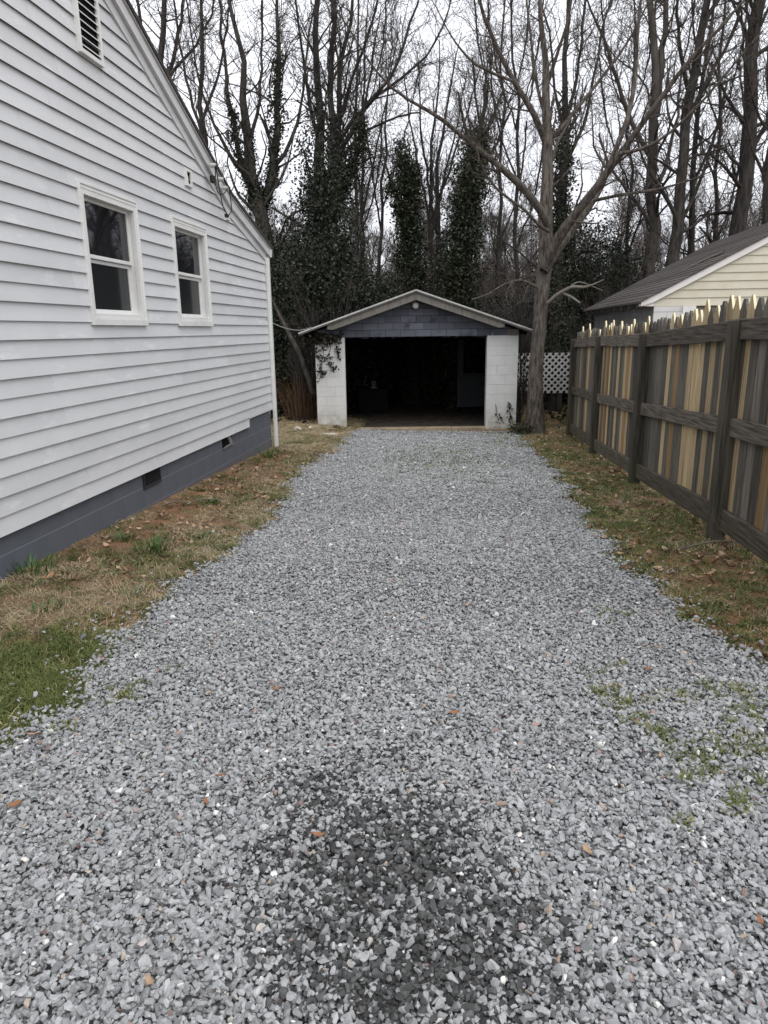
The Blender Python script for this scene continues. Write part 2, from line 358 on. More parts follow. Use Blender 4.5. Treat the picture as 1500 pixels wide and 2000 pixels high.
# ------------------------------------------------------------------ instancing on given points
def scatter(name, P, rot, scl, idx, variants, attrs, label, kind='stuff', cat=None):
    me = bpy.data.meshes.new(name); me.vertices.add(len(P)); me.vertices.foreach_set('co', np.asarray(P, np.float32).ravel())
    def fa(n, typ, arr, key='value'):
        a = me.attributes.new(n, typ, 'POINT'); a.data.foreach_set(key, np.asarray(arr).ravel())
    fa('rot', 'FLOAT_VECTOR', np.asarray(rot, np.float32), 'vector'); fa('scl', 'FLOAT_VECTOR', np.asarray(scl, np.float32), 'vector')
    fa('pick', 'INT', np.asarray(idx, np.int32))
    for k, v in attrs.items(): fa(k, 'FLOAT', np.asarray(v, np.float32))
    o = from_me(name, me)
    c = bpy.data.collections.new(name+'_kinds')
    for v in variants: c.objects.link(v)
    g = bpy.data.node_groups.new(name, 'GeometryNodeTree')
    g.interface.new_socket('Geometry', in_out='INPUT', socket_type='NodeSocketGeometry')
    g.interface.new_socket('Geometry', in_out='OUTPUT', socket_type='NodeSocketGeometry')
    ni = g.nodes.new('NodeGroupInput'); no = g.nodes.new('NodeGroupOutput')
    ip = g.nodes.new('GeometryNodeInstanceOnPoints'); ci = g.nodes.new('GeometryNodeCollectionInfo')
    ci.inputs['Collection'].default_value = c; ci.inputs['Separate Children'].default_value = True; ci.inputs['Reset Children'].default_value = True
    def na(n, typ):
        a = g.nodes.new('GeometryNodeInputNamedAttribute'); a.data_type = typ; a.inputs['Name'].default_value = n; return a.outputs['Attribute']
    g.links.new(ni.outputs[0], ip.inputs['Points']); g.links.new(ci.outputs[0], ip.inputs['Instance'])
    ip.inputs['Pick Instance'].default_value = True
    g.links.new(na('pick', 'INT'), ip.inputs['Instance Index']); g.links.new(na('scl', 'FLOAT_VECTOR'), ip.inputs['Scale'])
    er = g.nodes.new('FunctionNodeEulerToRotation'); g.links.new(na('rot', 'FLOAT_VECTOR'), er.inputs[0]); g.links.new(er.outputs[0], ip.inputs['Rotation'])
    g.links.new(ip.outputs[0], no.inputs[0])
    md = o.modifiers.new('pieces', 'NODES'); md.node_group = g
    tag(o, label, cat, None, kind); return o
def hull_stone(seed, sx, sy, sz, mt, n=15, bev=0.07):
    r = random.Random(seed); bm = bmesh.new()
    for _ in range(n):
        v = Vector((r.gauss(0, 1), r.gauss(0, 1), r.gauss(0, 1))).normalized()
        k = max(abs(v.x), abs(v.y), abs(v.z)); v = v*(.55+.45/k*.75)
        bm.verts.new((v.x*sx, v.y*sy, v.z*sz))
    res = bmesh.ops.convex_hull(bm, input=list(bm.verts))
    bmesh.ops.delete(bm, geom=[e for e in res['geom_interior'] if isinstance(e, bmesh.types.BMVert)], context='VERTS')
    bmesh.ops.recalc_face_normals(bm, faces=list(bm.faces))
    me = bpy.data.meshes.new('stone'); bm.to_mesh(me); bm.free(); me.materials.append(mt)
    return me
def vn(x, y, s=0):           # cheap smooth noise 0..1
    return .5+.25*(np.sin(x*1.9+s)*np.sin(y*2.3+1.7*s)+np.sin(x*4.3+2.1*s+y)*np.sin(y*3.9-x+s)*.6+np.sin(x*9.1-y*5+s)*np.sin(y*8.3+x*3+3*s)*.4)

# ------------------------------------------------------------------ gravel
variants = [bpy.data.objects.new('stone_kind', hull_stone(i, .5*random.uniform(.8, 1.3), .5*random.uniform(.6, .85), .5*random.uniform(.35, .65), m_stone)) for i in range(16)]
def drive_pts(n, y0, y1):
    y = rng.uniform(y0, y1, n); x = rng.uniform(-5.5, 5.5, n); l, r = lx(y), rx(y)
    m = np.minimum(x-l, r-x); p = np.clip(.5+m/.18, 0, 1)
    keep = rng.random(n) < p**1.3
    # stones lying loose beyond the edges
    loose = (m < 0) & (m > -.4) & (rng.random(n) < .03*(1+m/.4))
    k = keep | loose; return x[k], y[k]
xs, ys = [], []
for y0, y1, dens in ((.9, 2.4, 12500), (2.4, 4, 9800), (4, 6.5, 6400), (6.5, 10, 3900), (10, YEND+.02, 2400)):
    n = int(dens*11*(y1-y0)); a, b = drive_pts(n, y0, y1); xs.append(a); ys.append(b)
x = np.concatenate(xs); y = np.concatenate(ys)
# keep only what the camera side could see
k = np.abs(x) < 1.2+.75*np.maximum(y, .5)+.4; x, y = x[k], y[k]
N = len(x)
size = np.clip(rng.lognormal(math.log(.0208), .33, N), .009, .044)*np.where(y > 8, 1.15, 1.)
mud = vn(x*2, y*2, 3)
z = gz(x, y)+.004+rng.random(N)*np.where(y < 5, .026, .018)+size*.1
rot = np.stack([rng.normal(0, .45, N), rng.normal(0, .45, N), rng.uniform(0, 6.28, N)], 1)
scl = np.stack([size]*3, 1)
tint = rng.beta(3., 3., N)*.93; sp = rng.random(N)
tint = np.where(sp < .026, rng.uniform(.94, 1, N), tint); tint = np.where(sp > .97, rng.uniform(0, .12, N), tint)
# dark oily stain in the near middle
st = np.zeros(N)
for (px, py, rx_, ry_, w) in ((760, 1690, .30, .30, 1.), (620, 1560, .18, .22, .65), (900, 1800, .26, .16, .85), (660, 1840, .24, .16, .8), (920, 1900, .24, .2, .8), (820, 1600, .2, .16, .6), (560, 1700, .16, .2, .5), (760, 1500, .2, .22, .3), (740, 1940, .24, .14, .9)):
    c = ong(px, py); st = np.maximum(st, w*np.exp(-(((x-c[0])/rx_)**2+((y-c[1])/ry_)**2)))
st = np.clip(st*1.35-.12+.35*(vn(x*7, y*7, 2)-.5), 0, 1)
wet = np.where(rng.random(N) < st*.76, rng.uniform(.75, 1, N), st*.12)
tint = np.where((wet > .5) & (tint > .93), tint*.5, tint)
scatter('gravel', np.stack([x, y, z], 1), rot, scl, rng.integers(0, 16, N), variants, {'tint': tint, 'wet': wet}, 'loose crushed grey granite covering the driveway')

# ------------------------------------------------------------------ grass, straw, litter
def tuft_mesh(seed, n, L, Wd, spread, lean, mt, curve=.5):
    r = np.random.default_rng(seed); V, Q = [], []
    for i in range(n):
        p = np.array([r.normal(0, spread), r.normal(0, spread), 0]); a = r.uniform(0, 6.28)
        ln = L*r.uniform(.5, 1.2); th = abs(r.normal(lean, .3)); d = np.array([math.cos(a), math.sin(a), 0])
        s = np.array([-d[1], d[0], 0])*Wd*.5
        pts = [p]; 
        for k in range(2):
            t2 = min(th+curve*k, 1.55); p = p+ln*.5*(d*math.sin(t2)+np.array([0, 0, math.cos(t2)])); pts.append(p)
        o = len(V); V += [pts[0]-s, pts[0]+s, pts[1]+s*.8, pts[1]-s*.8, pts[2]+s*.2, pts[2]-s*.2]
        Q += [[o, o+1, o+2, o+3], [o+3, o+2, o+4, o+5]]
    V = np.array(V); V[:, 2] += .002
    return npmesh('tuft', V, np.array(Q), mt)
def leaf_mesh(seed, mt, L=.07, Wd=.035):
    r = random.Random(seed); c = r.uniform(.2, .5)
    V, Q = [], []
    for i, (t, w) in enumerate(((0, .12), (.3, .9), (.6, 1), (.85, .6), (1, .08))):
        x_ = (t-.5)*L; zz = c*L*(abs(t-.5)**2)*1.5+r.uniform(0, .004); w2 = w*Wd*r.uniform(.8, 1.2)
        V += [(x_, -w2/2, zz+.008), (x_, 0, zz+.001), (x_, w2/2, zz+.008)]
        if i: o = 3*(i-1); Q += [[o, o+1, o+4, o+3], [o+1, o+2, o+5, o+4]]
    return npmesh('leaf', np.array(V), np.array(Q), mt)
def kinds(f, n): return [bpy.data.objects.new('kind', f(i)) for i in range(n)]
GK = kinds(lambda i: tuft_mesh(i, 30, .030, .0042, .028, .8, m_grass), 6)
WK = kinds(lambda i: tuft_mesh(200+i, 12, .034, .005, .016, .9, m_grass), 6)
SK = kinds(lambda i: tuft_mesh(50+i, 26, .058, .0027, .038, 1.35, m_straw, .15), 6)
LK = kinds(lambda i: leaf_mesh(i, m_litter), 8)
def cand(n, x0, x1, y0, y1):
    return rng.uniform(x0, x1, n), rng.uniform(y0, y1, n)
def put(name, x, y, variants, smin, smax, label, flat=True, tilt=.1, zoff=0., tint=None, wet=None):
    N = len(x); sc = rng.uniform(smin, smax, N)
    rot = np.stack([rng.normal(0, tilt, N), rng.normal(0, tilt, N), rng.uniform(0, 6.28, N)], 1)
    P = np.stack([x, y, gz(x, y)+zoff], 1)
    return scatter(name, P, rot, np.stack([sc]*3, 1), rng.integers(0, len(variants), N), variants, {'tint': rng.random(N) if tint is None else tint}, label)
# lawn strips: left of drive and right of drive
n = 60000
x, y = cand(n, -5, 3.2, 1.5, 19); l, r = lx(np.minimum(y, 14.9)), rx(np.minimum(y, 14.9))
inside = (x > l) & (x < r) & (y < YEND)
left = (x < l) & ((x > -3.05) | (y > 11.1)); right = (x > r) & (x < 2.5)
de = np.where(left, l-x, x-r)                      # distance from the gravel
N1 = vn(x*1.3, y*1.1, 1); N2 = vn(x*3.1, y*2.7, 5); R = rng.random(n)
clay = np.exp(-((x+2.75)/.4)**2)*((y > 5.0) & (y < 10.5))*1.
nearedge = np.exp(-(de/.35)**2)
lush = np.where(left & (y < 3.4), .6*np.exp(-((de-.1)/.35)**2), 0)
pg = np.where(left, .12+.5*nearedge*(N2 > .42)+.5*(N1 > .50)-.3*clay+lush, .35+.6*nearedge*(N2 > .40)+.5*(N1 > .46))
pg = np.where(y > 13, pg*.45, pg)*.8
km = (left | right) & (R < pg)
# weeds growing through the gravel
W1 = x > 99
W2 = (np.exp(-((x+.35)/.75)**2-((y-10.6)/1.9)**2) > rng.random(n)*1.05) & (N2 > .36)
W3 = (np.exp(-((x+1.72)/.16)**2-((y-3.35)/.35)**2) > .5)
W4 = (x > .2) & (y > 12)
wk = inside & ((W1 & (R < .33)) | (W2 & (R < .6)) | (W3 & (R < .6)) | (W4 & (R < .3)) )
k = km | wk
gxp, gyp = x[k], y[k]
tg = np.where(wk[k], rng.uniform(.1, .7, k.sum()), np.clip(rng.normal(.5, .3, k.sum()), 0, 1))
WP = []
for px, py, rad, m in ((1192, 1352, .12, 14), (1212, 1388, .10, 16), (1242, 1397, .14, 16), (1166, 1366, .08, 7), (1372, 1350, .10, 14), (1345, 1376, .12, 10), (1298, 1442, .07, 16), (1456, 1362, .12, 16), (1466, 1412, .16, 26), (1432, 1472, .14, 18), (1342, 1482, .09, 12), (1368, 1522, .08, 12), (1330, 1508, .06, 6), (1442, 1580, .05, 10), (1400, 1500, .10, 8), (1178, 1210, .10, 10), (1232, 1208, .10, 8), (1216, 1306, .08, 6), (1338, 1624, .03, 5), (250, 1365, .10, 18), (275, 1350, .06, 9), (228, 1380, .06, 6), (130, 1432, .10, 8), (340, 1310, .06, 5), (1490, 1460, .14, 18), (1480, 1560, .1, 8)):
    c = ong(px, py); WP += [(c[0]+rng.normal(0, rad*.42), c[1]+rng.normal(0, rad*.55)) for _ in range(max(2, int(m*.62)))]
WP = np.array(WP)
far_ = np.stack([-.35+rng.normal(0, .55, 260), 10.6+rng.normal(0, 1.5, 260)], 1); far_ = far_[(vn(far_[:, 0]*3, far_[:, 1]*2.5, 5) > .42) & (far_[:, 1] < 14.6)]
WP = np.concatenate([WP, far_, np.stack([rng.uniform(.5, 1.0, 60), rng.uniform(12.2, 14.9, 60)], 1)])
put('gravel_weeds', WP[:, 0], WP[:, 1], WK, .75, 1.3, 'low green weeds growing up through the gravel', tint=rng.uniform(.35, .95, len(WP)), zoff=.024)
put('grass', gxp, gyp, GK, .7, 1.35, 'short green grass and moss along both edges of the driveway', tint=tg, zoff=.004)
# lush extra
x, y = cand(26000, -3.05, -1.5, 1.8, 4.3); l = lx(y); de = l-x
k = (de > -.05) & (rng.random(len(x)) < .8*(vn(x*5, y*5, 8) > .40)*np.exp(-((de-.1)/.36)**2)*np.clip(1.5-np.abs(y-2.7)/.55, 0, 1))
put('lush_grass', x[k], y[k], GK, .7, 1.3, 'thick bright green grass at the near left edge of the gravel', tint=rng.uniform(.3, .8, k.sum()), zoff=.004)
# straw
x, y = cand(60000, -5, 3, 1.5, 17); l, r = lx(np.minimum(y, 14.9)), rx(np.minimum(y, 14.9))
left = (x < l-.02) & ((x > -3.05) | (y > 11.1)); right = (x > r+.05) & (x < 2.5); de = np.where(left, l-x, x-r)
N1 = vn(x*1.3, y*1.1, 1); N2 = vn(x*2.6, y*2.2, 9); clay = np.exp(-((x+2.8)/.35)**2)*((y > 4.6) & (y < 10.5))
p = np.where(left, (.75*(N2 > .36)+.15-.85*clay)*np.where((y < 3.35) & (de < .8), .25, 1.), .16*(N2 > .5)+.05)
k = (left | right) & (rng.random(len(x)) < p)
put('dead_grass', x[k], y[k], SK, .6, 1.3, 'flattened tan dead grass covering the yard strips', tint=np.clip(rng.normal(.5, .28, k.sum()), 0, 1), zoff=.003)
# leaf litter
x, y = cand(34000, -8, 6, 2.5, 26); l, r = lx(np.minimum(y, 14.9)), rx(np.minimum(y, 14.9))
fence = (x > r) & (x < 2.9) & (y < 16); wall = (x < -2.2) & (x > -3.03) & (y > 4.2) & (y < 11)
back = (y > 14.6) & ((x < -3.3) | (x > 1.2)); mid = (x > -2.7) & (x < -1.2) & (y > 6.5) & (y < 9.5) & (x < l)
p = np.where(fence, .25+.75*(vn(x*2, y*1.5, 2) > .5), 0)+np.where(wall, .9*(vn(x*2, y*2, 4) > .45)+.15, 0)+np.where(back, .85, 0)+np.where(mid, .8, 0)
k = rng.random(len(x)) < p
put('leaf_litter', x[k], y[k], LK, .5, 1.1, 'brown fallen leaves littering the soil under the fence and trees', tilt=.4, zoff=.012)
# woodland floor behind the garage: thin big-leaf litter and ivy
x, y = cand(16000, -22, 24, 15.5, 34); ok = ~((x > -3.4) & (x < 2) & (y < 22))
put('ivy_ground_cover', x[ok], y[ok], kinds(lambda i: leaf_mesh(90+i, m_ivy, .11, .09), 5), .7, 1.5, 'low dark ivy and leaves over the woodland floor behind the garage', tilt=.6, zoff=.03)

# single leaves lying on the gravel
lm = mat('orange_brown_leaf', (.27, .135, .065), .7, .3, None, [(30, (.22, .09, .04), .4, .7, U)])
lm2 = mat('tan_leaf', (.42, .30, .20), .7, .3, None, [(30, (.28, .17, .10), .4, .7, U)])
for px, py, s, rz, mt_, lab in ((33, 1591, .9, .5, lm, 'orange brown leaf at the far left of the near gravel'), (403, 1585, .6, 2.2, lm, 'small orange leaf standing between stones left of the dark stain'),
        (621, 1652, .8, .0, lm, 'orange leaf on the dark stained gravel'), (433, 1533, .7, .3, lm, 'curled reddish leaf above and left of the dark stain'), (67, 1452, 1.0, .4, lm2, 'pale tan leaf lying near the green grass edge on the left'),
        (1145, 1683, .9, 1.9, lm2, 'long tan leaf on the gravel right of the stain'), (887, 1408, .8, .3, lm, 'orange leaf lying alone in the middle of the drive'), (1075, 1585, .6, 1., lm, 'small orange leaf right of centre on the near gravel'),
        (913, 1193, .9, 1.2, lm2, 'pale leaf in the middle distance of the drive'), (540, 1360, .7, .2, lm, 'dull red leaf left of centre on the gravel'), (1265, 1322, .9, 2.4, lm, 'brown leaf by the weeds on the right of the gravel'),
        (1290, 1495, .7, 1.3, lm2, 'tan leaf among the weeds at lower right'), (295, 1945, .8, 2.3, lm2, 'narrow tan leaf near the bottom left'), (1480, 1822, .6, 1.5, lm, 'orange leaf at the right edge near the bottom')):
    g = ong(px, py); o = from_me('fallen_leaf', leaf_mesh(px, mt_), None); o.location = (g[0], g[1], g[2]+.036); o.scale = (s*.8, s*.7, s*.8)
    o.rotation_euler = (random.uniform(-.3, .3), random.uniform(-.2, .2), rz); tag(o, lab, 'leaf', 'leaves lying on the gravel')

# ------------------------------------------------------------------ the house on the left
XW = -3.08; CO = .1265; ZB = H-1.29
house = tag(empty('house', (XW, 5, H-1.7)), 'pale grey vinyl-sided house gable on a slate blue block foundation, left of the drive', 'house')
house.rotation_euler = (0, 0, 0)
HL = Vector(house.location)
def hp(o): o.matrix_parent_inverse = Matrix.Translation(-HL); return o
KY, KZ = 9.35, H+1.49                       # where the rake changes pitch
def rake(yy):                               # height of the wall top at y
    yr = 2.6
    if yy < yr: yy = 2*yr-yy
    return KZ-(yy-KY)*.245 if yy > KY else KZ+(KY-yy)*.43
def rake_y(z):                              # y where wall top = z (far side)
    if z <= KZ: return KY+(KZ-z)/.245
    return KY-(z-KZ)/.43
YC = 10.97
cutopens = None
wins = [(5.685, 6.69, H+.07, H+1.165), (7.49, 8.475, H+.07, H+1.165)]
opens = [(a+.065, b-.065, c+.10, d-.09) for a, b, c, d in wins]
cuto = [(a-.02, b+.02, c-.02, d+.02) for a, b, c, d in opens]
joints = [2.1, 5.05, 7.2, 9.0]
k = 0; z = ZB
while z < rake(2.6)-.02:
    z1 = z+CO
    y0b = -1.6 if z < rake(-1.6) else 5.2-rake_y(z)
    y0t = -1.6 if z1 < rake(-1.6) else 5.2-rake_y(min(z1, rake(2.6)-.001))
    yb = min(YC, rake_y(z)); yt = min(YC, rake_y(z1)) if z1 < rake(2.6) else 2.6
    if k == 0: yb = yt = 9.72
    js = sorted(set([joints[(k*7) % 4]+.13*((k*5) % 7), joints[(k*7+2) % 4]+.11*((k*3) % 7)]))
    cuts = [None]+[j for j in js if y0b+.5 < j < yb-.5]+[None]
    for ci in range(len(cuts)-1):
        bms = [bmesh.new()]
        def xo(zz, pr): return XW+.021*(z1-zz)/CO+pr
        pr = .003*(ci % 2)
        def quad(ya0, ya1, za, yb0, yb1, zb):
            # board face from (ya0..ya1 at za) to (yb0..yb1 at zb), with a returned lip underneath
            bm = bms[-1]; dz = .007 if abs(za-z) < 1e-5 else 0.
            prof = [(xo(za, pr), za-dz), (xo(za, pr)-.004, za-dz), (xo(za, pr)-.006, za+.012), (XW-.012, za+.014), (XW-.012, zb), (xo(zb, pr), zb)]
            sl_ = lambda zz, e0, e1: e0+(e1-e0)*min(max((zz-za)/max(zb-za, 1e-6), 0), 1)
            L_ = [bm.verts.new((x_, sl_(zz, ya0, yb0), zz)) for x_, zz in prof]; R_ = [bm.verts.new((x_, sl_(zz, ya1, yb1), zz)) for x_, zz in prof]
            for i in range(6): bm.faces.new([L_[i], R_[i], R_[(i+1) % 6], L_[(i+1) % 6]])
            bm.faces.new(L_[::-1]); bm.faces.new(R_)
        A = cuts[ci]; B = cuts[ci+1]
        lo0, lo1 = (y0b, y0t) if A is None else (A-.02, A-.02); hi0, hi1 = (yb, yt) if B is None else (B, B)
        # subtract window openings
        hit = [o for o in cuto if o[2] < z1-1e-4 and o[3] > z+1e-4 and o[1] > lo0 and o[0] < hi0]
        hit.sort(); cur0, cur1 = lo0, lo1
        for o in hit:
            if o[0] > cur0: quad(cur0, min(o[0], hi0), z, cur1, min(o[0], hi1), z1)
            za, zb_ = max(z, o[2]), min(z1, o[3]); a, b2 = max(cur0, o[0]), min(o[1], hi0)
            if b2 > a:
                if za <= z+1e-4 and zb_ >= z1-1e-4: bms.append(bmesh.new())
                if za > z+1e-4: quad(a, b2, z, a, b2, za)
                if zb_ < z1-1e-4: quad(a, b2, zb_, a, b2, z1)
            cur0 = cur1 = max(cur0, o[1])
        if cur0 < hi0-1e-3: quad(cur0, hi0, z, cur1, max(hi1, cur1), z1)
        for bm in bms:
            if len(bm.verts): hp(bmobj('siding_board', bm, m_siding, house))
            else: bm.free()
    z = z1; k += 1
# J-channel under the short board and the notch
hp(boxo('siding_channel', (XW-.01, XW+.02, 9.735, YC, ZB+CO-.022, ZB+CO-.001), m_trim, house))
hp(boxo('siding_channel', (XW-.01, XW+.02, 9.712, 9.732, ZB-.012, ZB+CO-.024), m_trim, house))
# wall core behind boards
bm = bmesh.new(); zt = [(-1.6, rake(-1.6)-.03), (2.6, rake(2.6)-.03), (KY, KZ-.03), (YC-.02, rake(YC)-.03)]
prism(bm, [(-1.6, ZB+.02)]+zt+[(YC-.02, ZB+.02)], XW-.50, XW-.47, 'x'); hp(bmobj('wall_core', bm, m_black, house))
bm = bmesh.new(); box(bm, -11, XW-.02, YC-.05, YC-.01, H-2.3, rake(YC)); hp(bmobj('rear_wall', bm, m_siding, house))
bm = bmesh.new(); box(bm, -11, XW-.02, -1.65, -1.6, H-2.3, rake(-1.6)); hp(bmobj('front_wall', bm, m_siding, house))
# windows
for wi, (a, b, c, d) in enumerate(wins):
    o0, o1, p0, p1 = opens[wi]
    w = empty('window', (XW, (a+b)/2, c)); w.parent = house; hp(w)
    wl = Vector(w.location)
    def wp(o): o.parent = w; o.matrix_parent_inverse = Matrix.Translation(-Vector((XW, (a+b)/2, c))); return o
    xf = XW+.030
    bm = bmesh.new()
    # casing boards with a stepped moulding
    for (y0, y1, z0, z1) in ((a, o0, c+.055, d), (o1, b, c+.055, d), (o0, o1, p1, d)):
        box(bm, XW-.01, xf, y0, y1, z0, z1)
    box(bm, XW-.01, xf+.008, a-.004, a+.016, c+.055, d+.002); box(bm, XW-.01, xf+.008, b-.016, b+.004, c+.055, d+.002)
    box(bm, XW-.01, xf+.0085, a+.016, b-.016, d-.018, d+.003); box(bm, XW-.01, xf+.004, a+.018, b-.018, d-.048, d-.034)
    wp(bmobj('casing', bm, m_vinyl, None, .002))
    bm = bmesh.new(); box(bm, XW-.01, xf+.014, a-.006, b+.006, c, c+.053); box(bm, XW-.06, xf-.004, o0, o1, c+.055, p0)
    wp(bmobj('sill', bm, m_vinyl, None, .003))
    # reveal
    bm = bmesh.new(); R_ = .085
    box(bm, XW-R_, XW-.012, o0-.012, o0, p0, p1); box(bm, XW-R_, XW-.012, o1, o1+.012, p0, p1); box(bm, XW-R_, XW-.012, o0, o1, p1, p1+.012)
    wp(bmobj('jamb', bm, m_vinyl))
    zm = (p0+p1)/2+.0
    for nm, z0, z1, xx, sw in (('upper_sash', zm-.014, p1, XW-.032, .026), ('lower_sash', p0, zm-.016, XW-.060, .030)):
        bm = bmesh.new()
        box(bm, xx-.026, xx, o0, o0+sw, z0, z1); box(bm, xx-.026, xx, o1-sw, o1, z0, z1)
        box(bm, xx-.026, xx+(.001), o0+sw, o1-sw, z0, z0+sw*1.15); box(bm, xx-.026, xx+(.001), o0+sw, o1-sw, z1-sw, z1)
        wp(bmobj(nm, bm, m_vinyl, None, .002))
        wp(boxo('pane', (xx-.018, xx-.013, o0+sw, o1-sw, z0+sw*1.15, z1-sw), m_pane if nm == 'upper_sash' else m_screen))
    wp(boxo('dark_room_sheet', (XW-.090, XW-.088, o0, o1, p0, p1), m_black))  # black sheet standing in for the dark room behind the sashes
# gable louvre vent
g = empty('louvre_vent', (XW, 6.1, H+2.13)); g.parent = house; hp(g)
def gp(o, ref): o.parent = ref; o.matrix_parent_inverse = (Matrix.Translation(-Vector(ref.location))); return o
bm = bmesh.new(); v0, v1, vz0, vz1 = 5.92, 6.29, H+2.13, H+3.0
for bb in ((v0, v0+.028, vz0, vz1), (v1-.028, v1, vz0, vz1), (v0+.028, v1-.028, vz0, vz0+.035), (v0+.028, v1-.028, vz1-.03, vz1)): box(bm, XW-.01, XW+.05, *bb)
gp(bmobj('vent_frame', bm, m_vinyl, None, .002), g)
gp(boxo('vent_gloom_plate', (XW-.0, XW+.0235, v0+.028, v1-.028, vz0+.035, vz1-.03), m_black), g)  # black plate stands in for the shade between the slats
zz = vz0+.06
while zz < vz1-.04:
    bm = bmesh.new(); prism(bm, [(XW+.024, zz+.012), (XW+.042, zz), (XW+.042, zz+.008), (XW+.026, zz+.020)], v0+.029, v1-.029, 'y')
    gp(bmobj('louvre_slat', bm, m_vinyl), g); zz += .058
# small square vent
g = empty('square_vent', (XW, 8.04, H+1.6)); g.parent = house; hp(g)
bm = bmesh.new(); y0, y1, z0, z1 = 7.955, 8.135, H+1.535, H+1.712
for bb in ((y0, y0+.035, z0, z1), (y1-.035, y1, z0, z1), (y0+.035, y1-.035, z0, z0+.03), (y0+.035, y1-.035, z1-.03, z1)): box(bm, XW, XW+.042, *bb)
gp(bmobj('vent_frame', bm, m_vinyl, None, .002), g)
gp(boxo('vent_gloom_plate', (XW+.002, XW+.0235, y0+.035, y1-.035, z0+.03, z1-.03), m_black), g)  # black plate in place of the dark duct mouth
bm = bmesh.new(); prism(bm, [(XW+.024, z0+.12), (XW+.034, z0+.10), (XW+.034, z0+.035), (XW+.024, z0+.035)], y0+.05, y0+.075, 'y'); gp(bmobj('vent_flap', bm, m_vinyl), g)
# rakes: frieze board, fascia, roof
def rake_strip(name, x0, x1, o0, o1, mt_, ya=-1.9, yb=YC+.14, par=house):
    bm = bmesh.new(); pts = [ya, 2.6, KY, yb]
    A = [(yy, rake(yy)+o0) for yy in pts]; B = [(yy, rake(yy)+o1) for yy in pts]
    for i in range(3):
        prism(bm, [A[i], A[i+1], B[i+1], B[i]], x0, x1, 'x')
    bmesh.ops.remove_doubles(bm, verts=list(bm.verts), dist=1e-4)
    return hp(bmobj(name, bm, mt_, par))
rake_strip('frieze_board', XW-.01, XW+.030, -.055, .045, m_trim, yb=YC)
rake_strip('rake_board', XW-.01, XW+.065, .046, .155, m_trim)
rake_strip('drip_edge', XW-.01, XW+.082, .156, .172, m_dripedge)
rake_strip('roof', -11.2, XW+.095, .173, .215, m_shingle, yb=YC+.2)
# lower flared section starts with a small stepped board end
hp(boxo('board_end', (XW-.008, XW+.040, 9.26, 9.36, KZ-.12, KZ+.0), m_trim, house))
hp(boxo('corner_post', (XW-.02, XW+.022, YC-.03, YC+.05, ZB+CO-.03, rake(YC)+.02), m_trim, house, .004))
# gutter seen end-on and the downspout at the corner
bm = bmesh.new(); zg = rake(YC)+.12
prism(bm, [(YC+.14, zg-.12), (YC+.20, zg-.12), (YC+.245, zg-.04), (YC+.255, zg+.01), (YC+.14, zg+.01)], -11, XW+.07, 'x'); hp(bmobj('gutter', bm, m_vinyl, house, .004))
bm = bmesh.new(); box(bm, XW+.024, XW+.075, YC-.03, YC+.055, H-1.79, rake(YC)-.02); hp(bmobj('downspout', bm, m_vinyl, house, .008))
bm = bmesh.new(); prism(bm, [(YC-.03, H-1.79), (YC+.055, H-1.79), (YC+.09, H-1.83), (YC-.0, H-1.84)], XW+.02, XW+.08, 'x'); hp(bmobj('downspout_shoe', bm, m_vinyl, house, .006))
# foundation blocks
fw = empty('foundation', (XW, 5, H-1.8)); fw.parent = house; hp(fw)
gp(boxo('mortar', (XW-.2, XW-.0212, -1.5, YC-.005, H-2.2, ZB+.06), m_mortar), fw)
bl = .4; bh = .2
bm = bmesh.new(); box(bm, XW-.15, XW-.02, .0006, bl-.0006, .0035, bh-.0035); bmesh.ops.bevel(bm, geom=list(bm.edges), offset=.0012, segments=1, affect='EDGES'); bmesh.ops.recalc_face_normals(bm, faces=list(bm.faces))
blk = bpy.data.meshes.new('block'); bm.to_mesh(blk); bm.free(); blk.materials.append(m_foundation)
tops = [H-1.0415-.2, H-1.4415, H-1.6415, H-1.8415]
for row, zt_ in enumerate(tops):
    nb = int((YC+1.6)/bl)+1
    for i in range(-1, nb):
        y0 = YC-.01-(i+1)*bl+(bl/2 if row % 2 else 0)
        if y0 > YC-.1 or y0 < -1.6: continue
        y1 = min(y0+bl, YC-.01)
        if row == 1-0 and False: continue
        if row == 0: z0, z1 = H-1.4385, H-1.2445
        else: z0, z1 = zt_-.197, zt_-.003
        # leave the vent openings
        cut = (row == 0 and ((y0 < 6.75 and y1 > 6.38)))
        if row == 0 and y0 < 9.05 and y1 > 8.68: cut = True
        if cut:
            for a_, b_ in ((y0, min(y1, 6.38)), (max(y0, 6.76), y1)) if y0 < 7 else ((y0, min(y1, 8.66)), (max(y0, 9.05), y1)):
                if b_-a_ > .03: gp(boxo('block', (XW-.15, XW-.02, a_+.0006, b_-.0006, z0, z1), m_foundation, None, .0012), fw)
            continue
        o = from_me('block', blk); o.parent = fw
        o.matrix_parent_inverse = Matrix.Translation(-Vector(fw.location)); o.location = (0, y0, z0-.003); o.scale = (1, (y1-y0)/bl, (z1-z0+.006)/.2)
# the top strip of wall over the notch: row of blocks under the short board
hp(boxo('foundation_cap', (XW-.2, XW-.021, 9.735, YC-.005, H-1.24, ZB+CO-.02), m_foundation, house))
